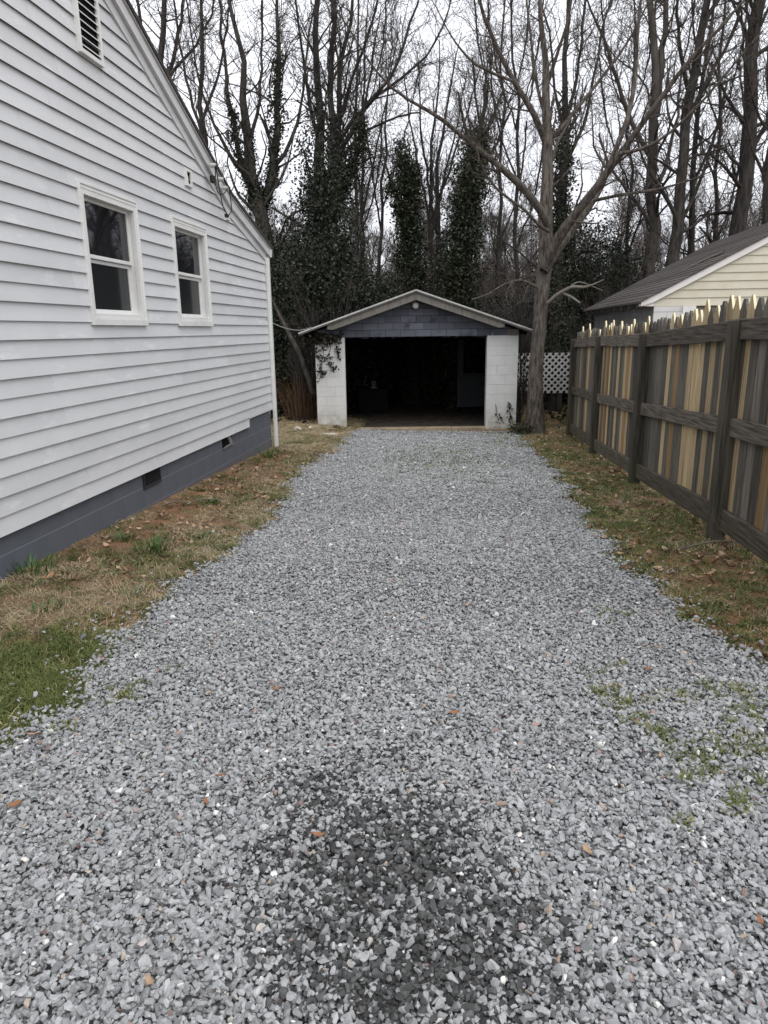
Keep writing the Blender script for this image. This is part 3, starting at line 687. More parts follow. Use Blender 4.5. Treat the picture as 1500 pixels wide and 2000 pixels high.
# foundation vent with bars
v = empty('foundation_vent', (XW, 6.57, H-1.4)); v.parent = house; hp(v)
gp(boxo('vent_gloom_plate', (XW-.0215, XW-.0185, 6.376, 6.764, H-1.46, H-1.25), m_black), v)  # no real recess: black plate stands in for its darkness
bm = bmesh.new()
for bb in ((6.375, 6.395, H-1.462, H-1.27), (6.745, 6.765, H-1.462, H-1.27), (6.395, 6.745, H-1.462, H-1.437)): box(bm, XW-.05, XW-.003, *bb)
gp(bmobj('vent_frame', bm, m_iron, None, .002), v)
for i in range(12): gp(boxo('vent_bar', (XW-.017, XW-.009, 6.41+i*.0285, 6.416+i*.0285, H-1.436, H-1.27), m_iron), v)
v = empty('broken_vent', (XW, 8.86, H-1.4)); v.parent = house; hp(v)
gp(boxo('vent_gloom_plate', (XW-.0215, XW-.0185, 8.656, 9.054, H-1.45, H-1.25), m_black), v)  # black plate again for the darkness of the opening
bm = bmesh.new(); prism(bm, [(8.82, H-1.30), (8.97, H-1.31), (9.03, H-1.42), (8.94, H-1.43), (8.90, H-1.36)], XW-.018, XW-.004, 'x'); gp(bmobj('broken_piece', bm, mat('broken_grey_piece', (.22, .21, .2), .8)), v)
bm = bmesh.new(); prism(bm, [(8.66, H-1.44), (9.02, H-1.44), (9.02, H-1.42), (8.86, H-1.415), (8.74, H-1.425)], XW-.018, XW-.002, 'x'); gp(bmobj('mortar_crust', bm, m_greyblock), v)

# service cable hardware on the rake
cb = tag(empty('service_cable', (XW+.1, 8.7, H+1.9)), 'dark service wires on three white insulators hanging from the house rake', 'cable')
def cp(o): o.parent = cb; o.matrix_parent_inverse = Matrix.Translation(-Vector((XW+.1, 8.7, H+1.9))); return o
for yy in (8.62, 8.86, 9.02):
    zz = rake(yy)+.0
    bm = bmesh.new(); bmesh.ops.create_cone(bm, cap_ends=True, segments=10, radius1=.028, radius2=.02, depth=.06, matrix=Matrix.Translation((XW+.12, yy, zz+.06))@Matrix.Rotation(math.pi/2, 4, 'Y'))
    bmesh.ops.create_cone(bm, cap_ends=True, segments=8, radius1=.010, radius2=.010, depth=.09, matrix=Matrix.Translation((XW+.09, yy, zz+.06))@Matrix.Rotation(math.pi/2, 4, 'Y'))
    cp(bmobj('insulator', bm, m_porcelain, None))
P1 = [(XW+.15, 8.62, rake(8.62)+.06), (XW+.13, 8.72, H+1.72), (XW+.10, 8.93, H+1.45), (XW+.10, 9.1, H+1.40)]
P2 = [(XW+.15, 8.86, rake(8.86)+.06), (XW+.15, 9.05, H+1.72), (XW+.12, 9.22, H+1.45), (XW+.10, 9.08, H+1.38)]
P3 = [(XW+.15, 9.02, rake(9.02)+.06), (XW+.13, 8.9, H+1.60), (XW+.1, 8.80, H+1.58), (XW+.09, 8.75, H+1.66)]
P4 = [(XW+.15, 8.60, rake(8.62)+.05), (XW+.12, 8.68, H+1.78), (XW+.1, 8.70, H+1.66)]
for P_ in (P1, P2, P3, P4): cp(spline_obj('wire', P_, .006, m_cableblack))
cp(boxo('connector', (XW+.07, XW+.12, 8.60, 8.68, H+1.68, H+1.76), m_cableblack, None, .01))
cp(boxo('connector', (XW+.07, XW+.11, 9.05, 9.12, H+1.37, H+1.41), m_cableblack, None, .006))

# ------------------------------------------------------------------ the block garage at the end
hd = -RM[:, 2]; yaw = math.atan2(-hd[0], hd[1]); hv = np.array([hd[0], hd[1]])/math.hypot(hd[0], hd[1]); GD = 15.4
G0 = Vector((hv[0]*GD, hv[1]*GD, H))
gar = tag(empty('garage', G0, yaw), 'small open white block garage with a dark blue block gable ending the drive', 'garage')
LW, LO, RO, RW_ = -1.41, -.785, 2.225, 2.885; FZ = -2.06; OT = -.14
PK = .71; PZ = .735; SL = .342
def roofz(r): return PZ-SL*abs(r-PK)
def part(name, bm, mt_, bev=0, par=None):
    return bmobj(name, bm, mt_, par or gar, bev)
def gbox(name, b, mt_, bev=0, par=None):
    bm = bmesh.new(); box(bm, *b); return part(name, bm, mt_, bev, par)
CH = .2035
for side, (r0, r1) in enumerate(((LW, LO), (RO, RW_))):
    wl = empty('pillar', (0, 0, 0), 0, gar)
    gbox('mortar', (r0+.006, r1-.006, .006, .194, FZ-.2, OT+.07), m_jointwhite, 0, wl)
    zz = OT-.0; row = 0
    while zz > FZ-.15:
        z0 = zz-CH; s = [r0]
        brk = r0+.4 if (row+side) % 2 else r0+.2
        s = [r0]+[q for q in ((r0+.4,) if (row+side) % 2 else (r0+.215,)) if q < r1-.05]+[r1]
        for q0, q1 in zip(s[:-1], s[1:]):
            e = random.uniform(-.002, .002)
            gbox('block', (q0+(.0015 if q0 > r0 else 0), q1-(.0015 if q1 < r1 else 0), e, .2+e, max(z0, FZ-.2)+.0015, zz-.0015), m_blockwhite, .0025, wl)
        zz = z0; row += 1
    # wall going back
    ra, rb = (r0, r0+.2) if side == 0 else (r1-.2, r1)
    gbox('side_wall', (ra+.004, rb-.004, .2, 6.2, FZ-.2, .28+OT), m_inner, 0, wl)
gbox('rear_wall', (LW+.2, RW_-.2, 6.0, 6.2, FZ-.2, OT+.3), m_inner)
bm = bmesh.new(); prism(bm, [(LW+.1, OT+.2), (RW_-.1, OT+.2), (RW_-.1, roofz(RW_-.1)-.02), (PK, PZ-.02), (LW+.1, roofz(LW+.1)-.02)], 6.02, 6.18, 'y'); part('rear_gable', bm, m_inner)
# lintel with ragged lower edge
gbox('lintel', (LW+.02, RW_-.02, .03, .19, OT+.004, OT+.05), m_jointblue)
bm = bmesh.new()
for i in range(26):
    rr = random.uniform(LO, RO); box(bm, rr, rr+random.uniform(.03, .16), .02, .06+i*.001, OT-random.uniform(.008, .028), OT+.006)
tag(part('mortar_drip', bm, m_jointblue), kind='stuff')
gab = empty('gable', (0, 0, 0), 0, gar)
gl, gr_ = LO-.27, RO+.31
bm = bmesh.new(); prism(bm, [(LW+.05, OT+.05), (RW_-.05, OT+.05), (RW_-.05, roofz(RW_-.05)-.02), (PK, PZ-.02), (LW+.05, roofz(LW+.05)-.02)], .022, .19, 'y'); part('mortar', bm, m_jointblue, 0, gab)
def clip(poly, a, b, c):      # keep a*x+b*y<=c
    o = []
    for i in range(len(poly)):
        p, q = poly[i], poly[(i+1) % len(poly)]; dp, dq = a*p[0]+b*p[1]-c, a*q[0]+b*q[1]-c
        if dp <= 0: o.append(p)
        if (dp < 0 < dq) or (dq < 0 < dp):
            t = dp/(dp-dq); o.append((p[0]+(q[0]-p[0])*t, p[1]+(q[1]-p[1])*t))
    return o
bw, bhh = .322, .142; row = 0; zz = OT+.004
while zz < PZ:
    rr = gl-.8-(.16 if row % 2 else 0)
    while rr < gr_+.6:
        poly = [(rr+.004, zz+.004), (rr+bw-.004, zz+.004), (rr+bw-.004, zz+bhh-.004), (rr+.004, zz+bhh-.004)]
        lim = (LW+.12, RW_-.12)
        poly = clip(poly, -SL, 1, PZ-.03-SL*PK); poly = clip(poly, SL, 1, PZ-.03+SL*PK) if poly else poly
        poly = clip(poly, -1, 0, -lim[0]) if poly else poly; poly = clip(poly, 1, 0, lim[1]) if poly else poly
        if len(poly) > 2:
            xs_ = [p[0] for p in poly]
            if max(xs_)-min(xs_) > .03:
                bm = bmesh.new(); prism(bm, poly, random.uniform(-.001, .006), .03, 'y'); part('block', bm, m_blockblue, 0, gab)
        rr += bw
    zz += bhh; row += 1
# roof
FO = -.32
for s, nm in ((-1, 'roof_slope'), (1, 'roof_slope')):
    e = PK+s*2.42; ez = roofz(e)+.0
    bm = bmesh.new(); prism(bm, [(PK, PZ+.06), (e, ez+.06), (e, ez+.03), (PK, PZ+.03)], FO+.01, 6.45, 'y'); o = part(nm, bm, m_shingle)
    bm = bmesh.new(); prism(bm, [(PK, PZ+.066), (e+s*.006, ez+.066), (e+s*.006, ez+.036), (PK, PZ+.036)], FO-.012, FO+.008, 'y'); part('drip_edge', bm, m_dripedge)
    bm = bmesh.new(); prism(bm, [(PK, PZ+.033), (e, ez+.033), (e, ez+.012), (PK, PZ+.012)], FO+.004, 6.4, 'y'); part('roof_deck', bm, m_fascia)
    e2 = PK+s*1.83; z2 = roofz(e2)
    bm = bmesh.new(); prism(bm, [(PK, PZ+.010), (e2, z2+.010), (e2+s*.0, z2-.075), (e2-s*.12, z2-.085), (PK, PZ-.14)], FO+.05, FO+.075, 'y'); part('fascia_board', bm, m_fascia)
    for i in range(11):
        yy = -.05+i*.6
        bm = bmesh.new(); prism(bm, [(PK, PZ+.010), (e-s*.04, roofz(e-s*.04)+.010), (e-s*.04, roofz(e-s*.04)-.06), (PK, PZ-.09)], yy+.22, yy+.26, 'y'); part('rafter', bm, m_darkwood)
gbox('wall_plate', (LW-.0, LW+.22, .0, 6.1, OT+.002, roofz(LW)+.0), m_fascia)
gbox('wall_plate', (RW_-.25, RW_, .0, 6.1, OT+.002, roofz(RW_)+.0), m_fascia)
# gable lamp
lp = empty('gable_lamp', (PK+.0, -.02, .49), 0, gar)
bm = bmesh.new(); bmesh.ops.create_cone(bm, cap_ends=True, segments=20, radius1=.055, radius2=.045, depth=.05, matrix=Matrix.Translation((0, 0, .05))@Matrix.Rotation(math.pi/2, 4, 'X')); part('lamp_base', bm, m_fascia, 0, lp)
bm = bmesh.new(); bmesh.ops.create_uvsphere(bm, u_segments=20, v_segments=12, radius=.072, matrix=Matrix.Translation((0, -.09, 0))@Matrix.Diagonal((1, .7, 1, 1))); o = part('lamp_globe', bm, m_porcelain, 0, lp); o.data.shade_smooth()
# floor slab + sill
gbox('floor_slab', (LW+.2, RW_-.2, .1, 6.05, FZ-.2, FZ-.005), mat('dirty_floor', (.07, .06, .05), .95, .1, None, [(6, (.035, .03, .026), .4, .6, U)]))
gbox('door_sill', (LO+.004, RO-.75, -.13, .12, FZ-.2, FZ+.012), m_concrete, .01)
gbox('door_sill', (RO-.742, RO-.004, -.12, .12, FZ-.2, FZ+.008), m_concrete, .01)
# framed panel and post inside on the right
fr = tag(empty('cabinet', (G0.x, G0.y, G0.z), yaw), 'dim framed wooden cabinet standing inside the garage on the right', 'cabinet')
def gpx(px, py, dep):
    d = W(px, py); d = d*(GD+dep)/(d[0]*hv[0]+d[1]*hv[1]); return (d[0]*hv[1]-d[1]*hv[0], d[2])
a0 = gpx(893, 795, 2.4); a1 = gpx(958, 662, 2.4); am = gpx(910, 732, 2.4); bx = gpx(905, 700, 2.4)
bm = bmesh.new(); box(bm, a0[0], bx[0], 2.4, 2.5, a0[1], a1[1]); bmobj('post', bm, m_framewood, fr)
bm = bmesh.new(); box(bm, bx[0]+.002, a1[0]-.04, 2.41, 2.49, am[1]-.03, am[1]+.03); bmobj('cross_rail', bm, m_framewood, fr)
bm = bmesh.new(); box(bm, bx[0]+.002, a1[0]-.04, 2.41, 2.49, a0[1], a0[1]+.09); bmobj('bottom_rail', bm, m_framewood, fr)
bm = bmesh.new(); box(bm, bx[0]+.002, a1[0]-.04, 2.45, 2.47, a0[1]+.092, am[1]-.032); bmobj('panel', bm, m_framewood, fr)
bm = bmesh.new(); box(bm, a0[0]+.1, a1[0]-.04, 2.56, 3.1, FZ+.0, a0[1]+.3); bmobj('cabinet_body', bm, m_darkwood, fr)
# pale round object on a dark appliance at the left
ap = tag(empty('appliance', (G0.x, G0.y, G0.z), yaw), 'dark boxy appliance in the unlit left side of the garage', 'appliance')
c = gpx(730, 757, 3.0); sz = .42
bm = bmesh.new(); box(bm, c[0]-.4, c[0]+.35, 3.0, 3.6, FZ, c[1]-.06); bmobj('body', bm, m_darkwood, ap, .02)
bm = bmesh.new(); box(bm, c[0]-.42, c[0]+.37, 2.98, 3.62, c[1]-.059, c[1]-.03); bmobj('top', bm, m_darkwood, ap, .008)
fn = tag(empty('fan', (G0.x, G0.y, G0.z), yaw), 'small pale round fan on its foot, set on the dark appliance', 'fan')
bm = bmesh.new(); q = c
def ring(bm, cx, cy, cz, R0, r0, seg=20, s=6):
    vs = []
    for i in range(seg):
        a = i*2*math.pi/seg
        vs.append([bm.verts.new((cx+(R0+r0*math.cos(b_))*math.cos(a), cy+r0*math.sin(b_), cz+(R0+r0*math.cos(b_))*math.sin(a))) for b_ in [j*2*math.pi/s for j in range(s)]])
    for i in range(seg):
        for j in range(s): bm.faces.new([vs[i][j], vs[(i+1) % seg][j], vs[(i+1) % seg][(j+1) % s], vs[i][(j+1) % s]])
ring(bm, q[0], 3.15, q[1]+.10, .05, .018); bmobj('fan_ring', bm, m_fascia, fn)
bm = bmesh.new()
for i in range(3):
    a = i*2.094; prism(bm, [(q[0], q[1]+.10), (q[0]+.045*math.cos(a), q[1]+.10+.045*math.sin(a)), (q[0]+.045*math.cos(a+.9), q[1]+.10+.045*math.sin(a+.9))], 3.145, 3.155, 'y')
bmobj('fan_blades', bm, m_fascia, fn)
bm = bmesh.new(); prism(bm, [(q[0]-.09, q[1]-.028), (q[0]+.09, q[1]-.028), (q[0]+.05, q[1]+.02), (q[0]-.05, q[1]+.02)], 3.1, 3.2, 'y'); bmobj('fan_foot', bm, m_fascia, fn)
# cable from house corner to garage roof
A = np.array([XW, YC+.05, H+.02]); B = np.array(gar.matrix_world@Vector((0, 0, 0)))
e = gpx(608, 642, FO+.02); B = np.array([hv[0]*(GD-.3)+hv[1]*e[0], hv[1]*(GD-.3)-hv[0]*e[0], e[1]+H+.02])
A = np.array(onx(520, 624, XW+.01)); 
pts = [A+(B-A)*t-np.array([0, 0, .10*4*t*(1-t)]) for t in np.linspace(0, 1, 7)]
tag(spline_obj('cable', pts, .008, m_cable), 'thin pale cable sagging from the house corner to the garage roof edge', 'cable')

# ------------------------------------------------------------------ picket fence on the right
XF = 2.0
fy = [2.75, 5.74, 8.62, 11.50, 14.25]
def ftop(yy): return H+np.interp(yy, [3, 5.8, 8.6, 11.5, 14], [.10, .055, -.062, -.115, -.20])
fn_ = tag(empty('picket_fence', (XF, 9, 0)), 'tall wooden picket fence patched with new yellow pickets, right of the drive', 'fence')
def fp(o): o.parent = fn_; o.matrix_parent_inverse = Matrix.Translation(-Vector((XF, 9, 0))); return o
def gzf(yy): return float(gz(XF, yy))
for i, yy in enumerate(fy):
    w = .066 if i > 0 else .06; zt_ = float(ftop(yy))
    bm = bmesh.new(); v = []
    lean = random.uniform(-.01, .01)
    prism(bm, [(XF-.005-w, gzf(yy)-.3), (XF-.005+w*.75, gzf(yy)-.3), (XF-.005+w*.75, zt_), (XF-.005-w, zt_-.012)], yy-w, yy+w, 'y')
    fp(bmobj('post', bm, m_postwood, None, .008))
for i in range(len(fy)-1):
    ya, yb = fy[i]+.068, fy[i+1]-.068
    for hh, hw, nm in ((None, .075, 'rail'), (.90, .07, 'rail'), (.17, .085, 'rail')):
        za = float(ftop(ya))-hw-.01 if hh is None else gzf(ya)+hh; zb = float(ftop(yb))-hw-.01 if hh is None else gzf(yb)+hh
        bm = bmesh.new(); x0, x1 = XF-.018, XF+.026
        v = [bm.verts.new(p) for p in ((x0, ya, za-hw), (x1, ya, za-hw), (x1, yb, zb-hw), (x0, yb, zb-hw), (x0, ya, za+hw), (x1, ya, za+hw), (x1, yb, zb+hw), (x0, yb, zb+hw))]
        for f in ((0,3,2,1),(4,5,6,7),(0,1,5,4),(1,2,6,5),(2,3,7,6),(3,0,4,7)): bm.faces.new([v[j] for j in f])
        # a few cuts so edges can wander
        bmesh.ops.subdivide_edges(bm, edges=[e_ for e_ in bm.edges if abs(e_.verts[0].co.y-e_.verts[1].co.y) > 1], cuts=7)
        for vv in bm.verts:
            if ya+.05 < vv.co.y < yb-.05: vv.co.z += random.uniform(-.006, .006); vv.co.x += random.uniform(-.003, .003)
        fp(bmobj(nm, bm, m_railwood, None, .005))
XP = XF+.036
yel = [onx(1120+q/3.947, 430+s_/3.947, XP)[1] for q, s_ in ((70, 860), (118, 860), (132, 860), (207, 840), (250, 840), (268, 830), (285, 830), (303, 830), (368, 820), (427, 810), (448, 810), (472, 800), (545, 810), (573, 790), (772, 770), (845, 740), (960, 720), (992, 720), (1040, 700), (1133, 670), (1235, 640), (1285, 630), (1358, 600), (1408, 620))]
ys_p = []; yy = 2.7
while yy < 14.32: ys_p.append(yy); yy += .1475
isy = {}
for q in yel:
    i = int(np.argmin([abs(q-p) for p in ys_p])); isy[i] = 1
yellow_near = [i for i, p in enumerate(ys_p) if 5.03 < p < 5.19 or 4.4 < p < 4.55]
for i, yy in enumerate(ys_p):
    w = .069; new = i in isy
    tip = float(ftop(yy))+(.145 if new else .125)+random.uniform(-.015, .02)+(.02 if new and yy < 7 else 0)
    if 5.75 < yy < 6.25: tip += .03
    bm = bmesh.new(); zb = gzf(yy)+(.03 if new and random.random() < .5 else .07)-.0
    sh = .105 if new else .09
    poly = [(yy-w, zb), (yy+w, zb), (yy+w, tip-sh), (yy+.008, tip), (yy-.008, tip), (yy-w, tip-sh)]
    if not new: poly = [(yy-w, zb), (yy+w, zb), (yy+w, tip-sh), (yy+.5*w, tip-.03), (yy+.018, tip), (yy-.018, tip), (yy-.5*w, tip-.03), (yy-w, tip-sh)]
    prism(bm, poly, XP-.006+random.uniform(0, .006), XP+.018, 'x')
    mt_ = m_oldwood
    if new: mt_ = m_orangewood if random.random() < .3 else m_newwood
    if i in yellow_near: mt_ = m_orangewood
    o = fp(bmobj('picket', bm, mt_, None, .0015))
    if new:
        o.data.materials.append(m_skylitcut)
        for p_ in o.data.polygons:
            if p_.normal.z > .25 and p_.area > 5e-4: p_.material_index = 1; o.rotation_euler = (random.uniform(-.006, .006), 0, 0)  # upward tip faces take the sky-brightened colour
    if new: o['label'] = 'new yellow picket'

# ------------------------------------------------------------------ neighbour's garage
ng = tag(empty('neighbour_garage', (3, 12.5, H-2)), 'beige sided outbuilding with a brown shingle roof behind the picket fence', 'outbuilding')
def npp(o): o.parent = ng; o.matrix_parent_inverse = Matrix.Translation(-Vector((3, 12.5, H-2))); return o
NY0, NY1 = 12.5, 18.3; EX, EZ = 2.77, H+.385; RXX = 5.62; RZ = EZ+(RXX-EX)*.52; FX = 2*RXX-EX
def nrz(xx): return EZ+(xx-EX)*.52 if xx < RXX else RZ-(xx-RXX)*.52
WB = H+.325
# gable siding boards
z = WB; k = 0
while z < nrz(RXX)-.1:
    z1 = z+CO
    def xat(zz): return EX+(zz+.02-EZ)/.52+.0
    xa, xb = max(2.985, xat(z)), max(2.985, xat(z1)); xa2, xb2 = 2*RXX-xa, 2*RXX-xb
    if xb > RXX: xb = xb2 = RXX
    splits = [0, .5+.2*math.sin(k*2.1), 1]
    for s in range(2):
        t0, t1 = splits[s], splits[s+1]
        bm = bmesh.new(); y_ = NY0+.02
        A_ = [(xa+(xa2-xa)*t0, z), (xa+(xa2-xa)*t1, z), (xb+(xb2-xb)*t1, z1), (xb+(xb2-xb)*t0, z1)]
        v = [bm.verts.new((A_[0][0], y_-.016, z)), bm.verts.new((A_[1][0]-.002, y_-.016, z)), bm.verts.new((A_[2][0]-.002, y_, z1)), bm.verts.new((A_[3][0], y_, z1)),
             bm.verts.new((A_[0][0], y_+.02, z)), bm.verts.new((A_[1][0]-.002, y_+.02, z)), bm.verts.new((A_[2][0]-.002, y_+.02, z1)), bm.verts.new((A_[3][0], y_+.02, z1))]
        for f in ((0,1,2,3),(7,6,5,4),(0,4,5,1),(1,5,6,2),(2,6,7,3),(3,7,4,0)): bm.faces.new([v[i] for i in f])
        npp(bmobj('siding_board', bm, m_beige, None))
    z = z1; k += 1
bm = bmesh.new(); prism(bm, [(3.0, WB+.02), (2*RXX-3.0, WB+.02), (RXX, RZ-.06)], NY0+.045, NY0+.1, 'y'); npp(bmobj('gable_core', bm, m_greyblock))
# rake board, roof
bm = bmesh.new(); prism(bm, [(EX-.0, EZ-.055), (EX+.0, EZ+.005), (RXX, RZ+.005), (RXX, RZ-.095), (EX+.19, EZ-.0)], NY0-.035, NY0-.012, 'y'); npp(bmobj('rake_board', bm, m_vinyl))
bm = bmesh.new(); prism(bm, [(FX, EZ-.055), (FX, EZ+.005), (RXX+.001, RZ+.005), (RXX+.001, RZ-.095), (FX-.19, EZ)], NY0-.035, NY0-.012, 'y'); npp(bmobj('rake_board', bm, m_vinyl))
bm = bmesh.new(); prism(bm, [(EX, EZ-.054), (2.98, EZ-.06), (2.98, EZ+.08), (EX, EZ)], NY0-.010, NY0+.14, 'y'); npp(bmobj('eave_box', bm, m_vinyl))
for s in (0, 1):
    e0 = EX-.04 if s == 0 else FX+.04
    # shingle courses as thin overlapping strips
    nC = 22
    for i in range(nC):
        t0, t1 = i/nC, (i+1)/nC; xa = e0+(RXX-e0)*t0; xb = e0+(RXX-e0)*t1
        za, zb = nrz(xa)+.01, nrz(xb)+.01
        bm = bmesh.new(); prism(bm, [(xa, za), (xa, za+.034), (xb, zb+.022), (xb, zb)], NY0-.06, NY1+.1, 'y')
        npp(bmobj('shingle_course', bm, m_nroof))
for i in range(9):
    yy = NY0+.35+i*.66
    npp(boxo('rafter_tail', (EX+.02, 2.99, yy, yy+.045, EZ-.07, EZ+.03), m_greyblock))
npp(boxo('eave_deck', (EX-.02, 3.0, NY0+.15, NY1, EZ+.012, EZ+.02), m_darkwood))
wn = empty('side_wall', (3, 12.5, H-2)); wn.parent = ng; wn.matrix_parent_inverse = Matrix.Translation(-Vector((3, 12.5, H-2)))
def wnp(o): o.parent = wn; o.matrix_parent_inverse = Matrix.Translation(-Vector((3, 12.5, H-2))); return o
wnp(boxo('mortar', (2.995, 3.15, NY0+.02, NY1-.1, H-2.4, EZ+.05), m_fascia))
for row in range(8):
    for i in range(15):
        y0 = NY0+.03+i*.4-(.2 if row % 2 else 0); z1 = EZ-.02-row*.2
        y0c = max(y0, NY0+.03)
        if row < 5: wnp(boxo('block', (2.985, 3.05, y0c+.004, min(y0+.396, NY1-.1), z1-.196, z1-.004), m_greyblock))
wf = empty('front_wall', (3, 12.5, H-2)); wf.parent = ng; wf.matrix_parent_inverse = Matrix.Translation(-Vector((3, 12.5, H-2)))
def wfp(o): o.parent = wf; o.matrix_parent_inverse = Matrix.Translation(-Vector((3, 12.5, H-2))); return o
wfp(boxo('mortar', (3.0, 3.44, NY0+.006, NY0+.15, H-2.4, WB-.002), m_jointwhite))
for row in range(5):
    z1 = WB-.003-.09-(row-1)*.2 if row else WB-.003; z0 = z1-.196 if row else WB-.09
    for q0, q1 in (((2.99, 3.2), (3.204, 3.44)) if row % 2 else ((2.99, 3.4), (3.404, 3.44))):
        wfp(boxo('block', (q0, q1-.003, NY0-.0, NY0+.14, z0+.003, z1-.003), m_blockwhite))
npp(boxo('door_casing', (3.441, 3.645, NY0-.02, NY0+.1, H+.17, WB-.003), m_vinyl))
npp(boxo('door_casing', (3.441, 3.50, NY0-.012, NY0+.1, H-2.3, H+.168), m_vinyl))
npp(boxo('garage_door', (3.505, 7.2, NY0+.06, NY0+.1, H-2.3, WB-.002), m_taupe))
npp(boxo('right_pier', (7.2, 2*RXX-3.0, NY0, NY0+.14, H-2.3, WB-.002), m_blockwhite))
# stick lying on the roof
p0, p1, p2 = (np.array([q[0], q[1], q[2]]) for q in ((4.25, 13.3, nrz(4.25)+.06), (4.05, 13.7, nrz(4.05)+.07), (3.75, 13.9, nrz(3.75)+.06)))
tag(spline_obj('stick', [p0, p1, p2], [.02, .018, .01], m_deadlimb), 'bleached stick lying on the brown shingle roof', 'branch')

# ------------------------------------------------------------------ lattice panel behind
YLt = 18.4
l0 = ony(1000, 768, YLt); l1 = ony(1150, 687, YLt); zb_, zt_ = l0[2], l1[2]-.02; xl, xr = l0[0], 5.2
lt = tag(empty('lattice_fence', (xl, YLt, zb_)), 'white lattice fence panel between the garage and the picket fence', 'fence')
def lpn(o): o.parent = lt; o.matrix_parent_inverse = Matrix.Translation(-Vector((xl, YLt, zb_))); return o
hgt = zt_-zb_; st_ = .155; wd_ = .042
for s in (1, -1):
    c0 = xl-hgt
    while c0 < xr:
        pts = []
        # slat centre line runs from (c0, zb) to (c0+h, zt) or mirrored
        xa, xb = (c0, c0+hgt) if s == 1 else (c0+hgt, c0)
        poly = [(xa-wd_*.7, zb_), (xa+wd_*.7, zb_), (xb+wd_*.7, zt_), (xb-wd_*.7, zt_)]
        poly = clip(poly, -1, 0, -xl); poly = clip(poly, 1, 0, xr) if poly else poly
        if len(poly) > 2:
            bm = bmesh.new(); prism(bm, poly, YLt+(0 if s == 1 else .013), YLt+(.012 if s == 1 else .025), 'y'); lpn(bmobj('slat', bm, m_lattice))
        c0 += st_
for q in (xl+.05, xr-.05, 2.9): lpn(boxo('post', (q-.03, q+.03, YLt+.03, YLt+.09, zb_-.4, zt_), m_lattice))

# ------------------------------------------------------------------ rocks
def rock(px, py, dz, s, mt_, lab, seed, nm='rock'):
    g = ong(px, py); me = hull_stone(seed, .5, .38, .3, mt_, 18); o = from_me(nm, me); o.location = (g[0], g[1], g[2]+dz); o.scale = s; o.rotation_euler = (0, .1, seed); tag(o, lab, nm, None); return o
rock(582, 842, .04, (.20, .16, .2), m_rock, 'white rock lying left of the garage pillar', 301)
rock(608, 838, .03, (.26, .12, .14), m_rock, 'flat pale rock between the white rock and the garage pillar', 303)
rock(597, 828, .02, (.24, .12, .12), m_rockbrown, 'brown slanted rock behind the two pale rocks', 304)
g = ong(641, 849); bm = bmesh.new(); prism(bm, [(-.20, -.05), (-.1, -.12), (.13, -.11), (.2, -.02), (.1, .09), (-.12, .1)], -.02, .025, 'z'); o = bmobj('stone_slab', bm, m_rock, None, .008); o.location = g; tag(o, 'flat pale stone slab in the grass before the left garage pillar', 'stone slab')

# ------------------------------------------------------------------ plants near the house
def blades(n, L, Wd, R0, seed, mt_, lean=.35):
    r = np.random.default_rng(seed); V, Q = [], []
    for i in range(n):
        a = r.uniform(0, 6.28); rr = R0*math.sqrt(r.random()); p = np.array([rr*math.cos(a), rr*math.sin(a), 0.]); ln = L*r.uniform(.55, 1.1)
        th = lean*r.uniform(.2, 1.6); aa = a+r.normal(0, .5); d = np.array([math.cos(aa), math.sin(aa), 0.]); s = np.array([-d[1], d[0], 0])*Wd*.5
        pts = [p]
        for k in range(3): t2 = min(th+.25*k*r.random()*2, 1.5); p = p+ln/3*(d*math.sin(t2)+np.array([0, 0, math.cos(t2)])); pts.append(p)
        o = len(V)
        for j, w_ in enumerate((1, .95, .7, .1)): V += [pts[j]-s*w_, pts[j]+s*w_]
        Q += [[o+2*j, o+2*j+1, o+2*j+3, o+2*j+2] for j in range(3)]
    return npmesh('leaves', np.array(V), np.array(Q), mt_)
for i, (px, py, n, L, R0, lab) in enumerate(((65, 1117, 70, .15, .14, 'wide tuft of green bulb leaves against the foundation at the far left'), (245, 1056, 45, .10, .09, 'small tuft of green leaves on red clay, nearest the foundation wall'),
        (295, 1078, 80, .15, .12, 'largest tuft of green bulb leaves, in front of the small clay tuft'), (393, 1052, 40, .09, .10, 'low sparse green tuft between the big tuft and the gravel'),
        (415, 984, 30, .09, .07, 'small dark green tuft among fallen leaves by the foundation'), (525, 893, 60, .17, .12, 'dark green tuft growing at the foot of the downspout'), (90, 1192, 35, .09, .09, 'sparse green tuft in the straw at the left edge'),
        (560, 905, 25, .08, .10, 'faint green tuft near the gravel beyond the downspout'), (255, 1165, 18, .06, .08, 'tiny green tuft in dead grass near the gravel'))):
    g = ong(px, py); pl = empty('bulb_plant', g); tag(pl, lab, 'plant', 'green tufts along the house wall')
    from_me('leaves', blades(n, L, .009, R0, i, m_daff, .5), pl)

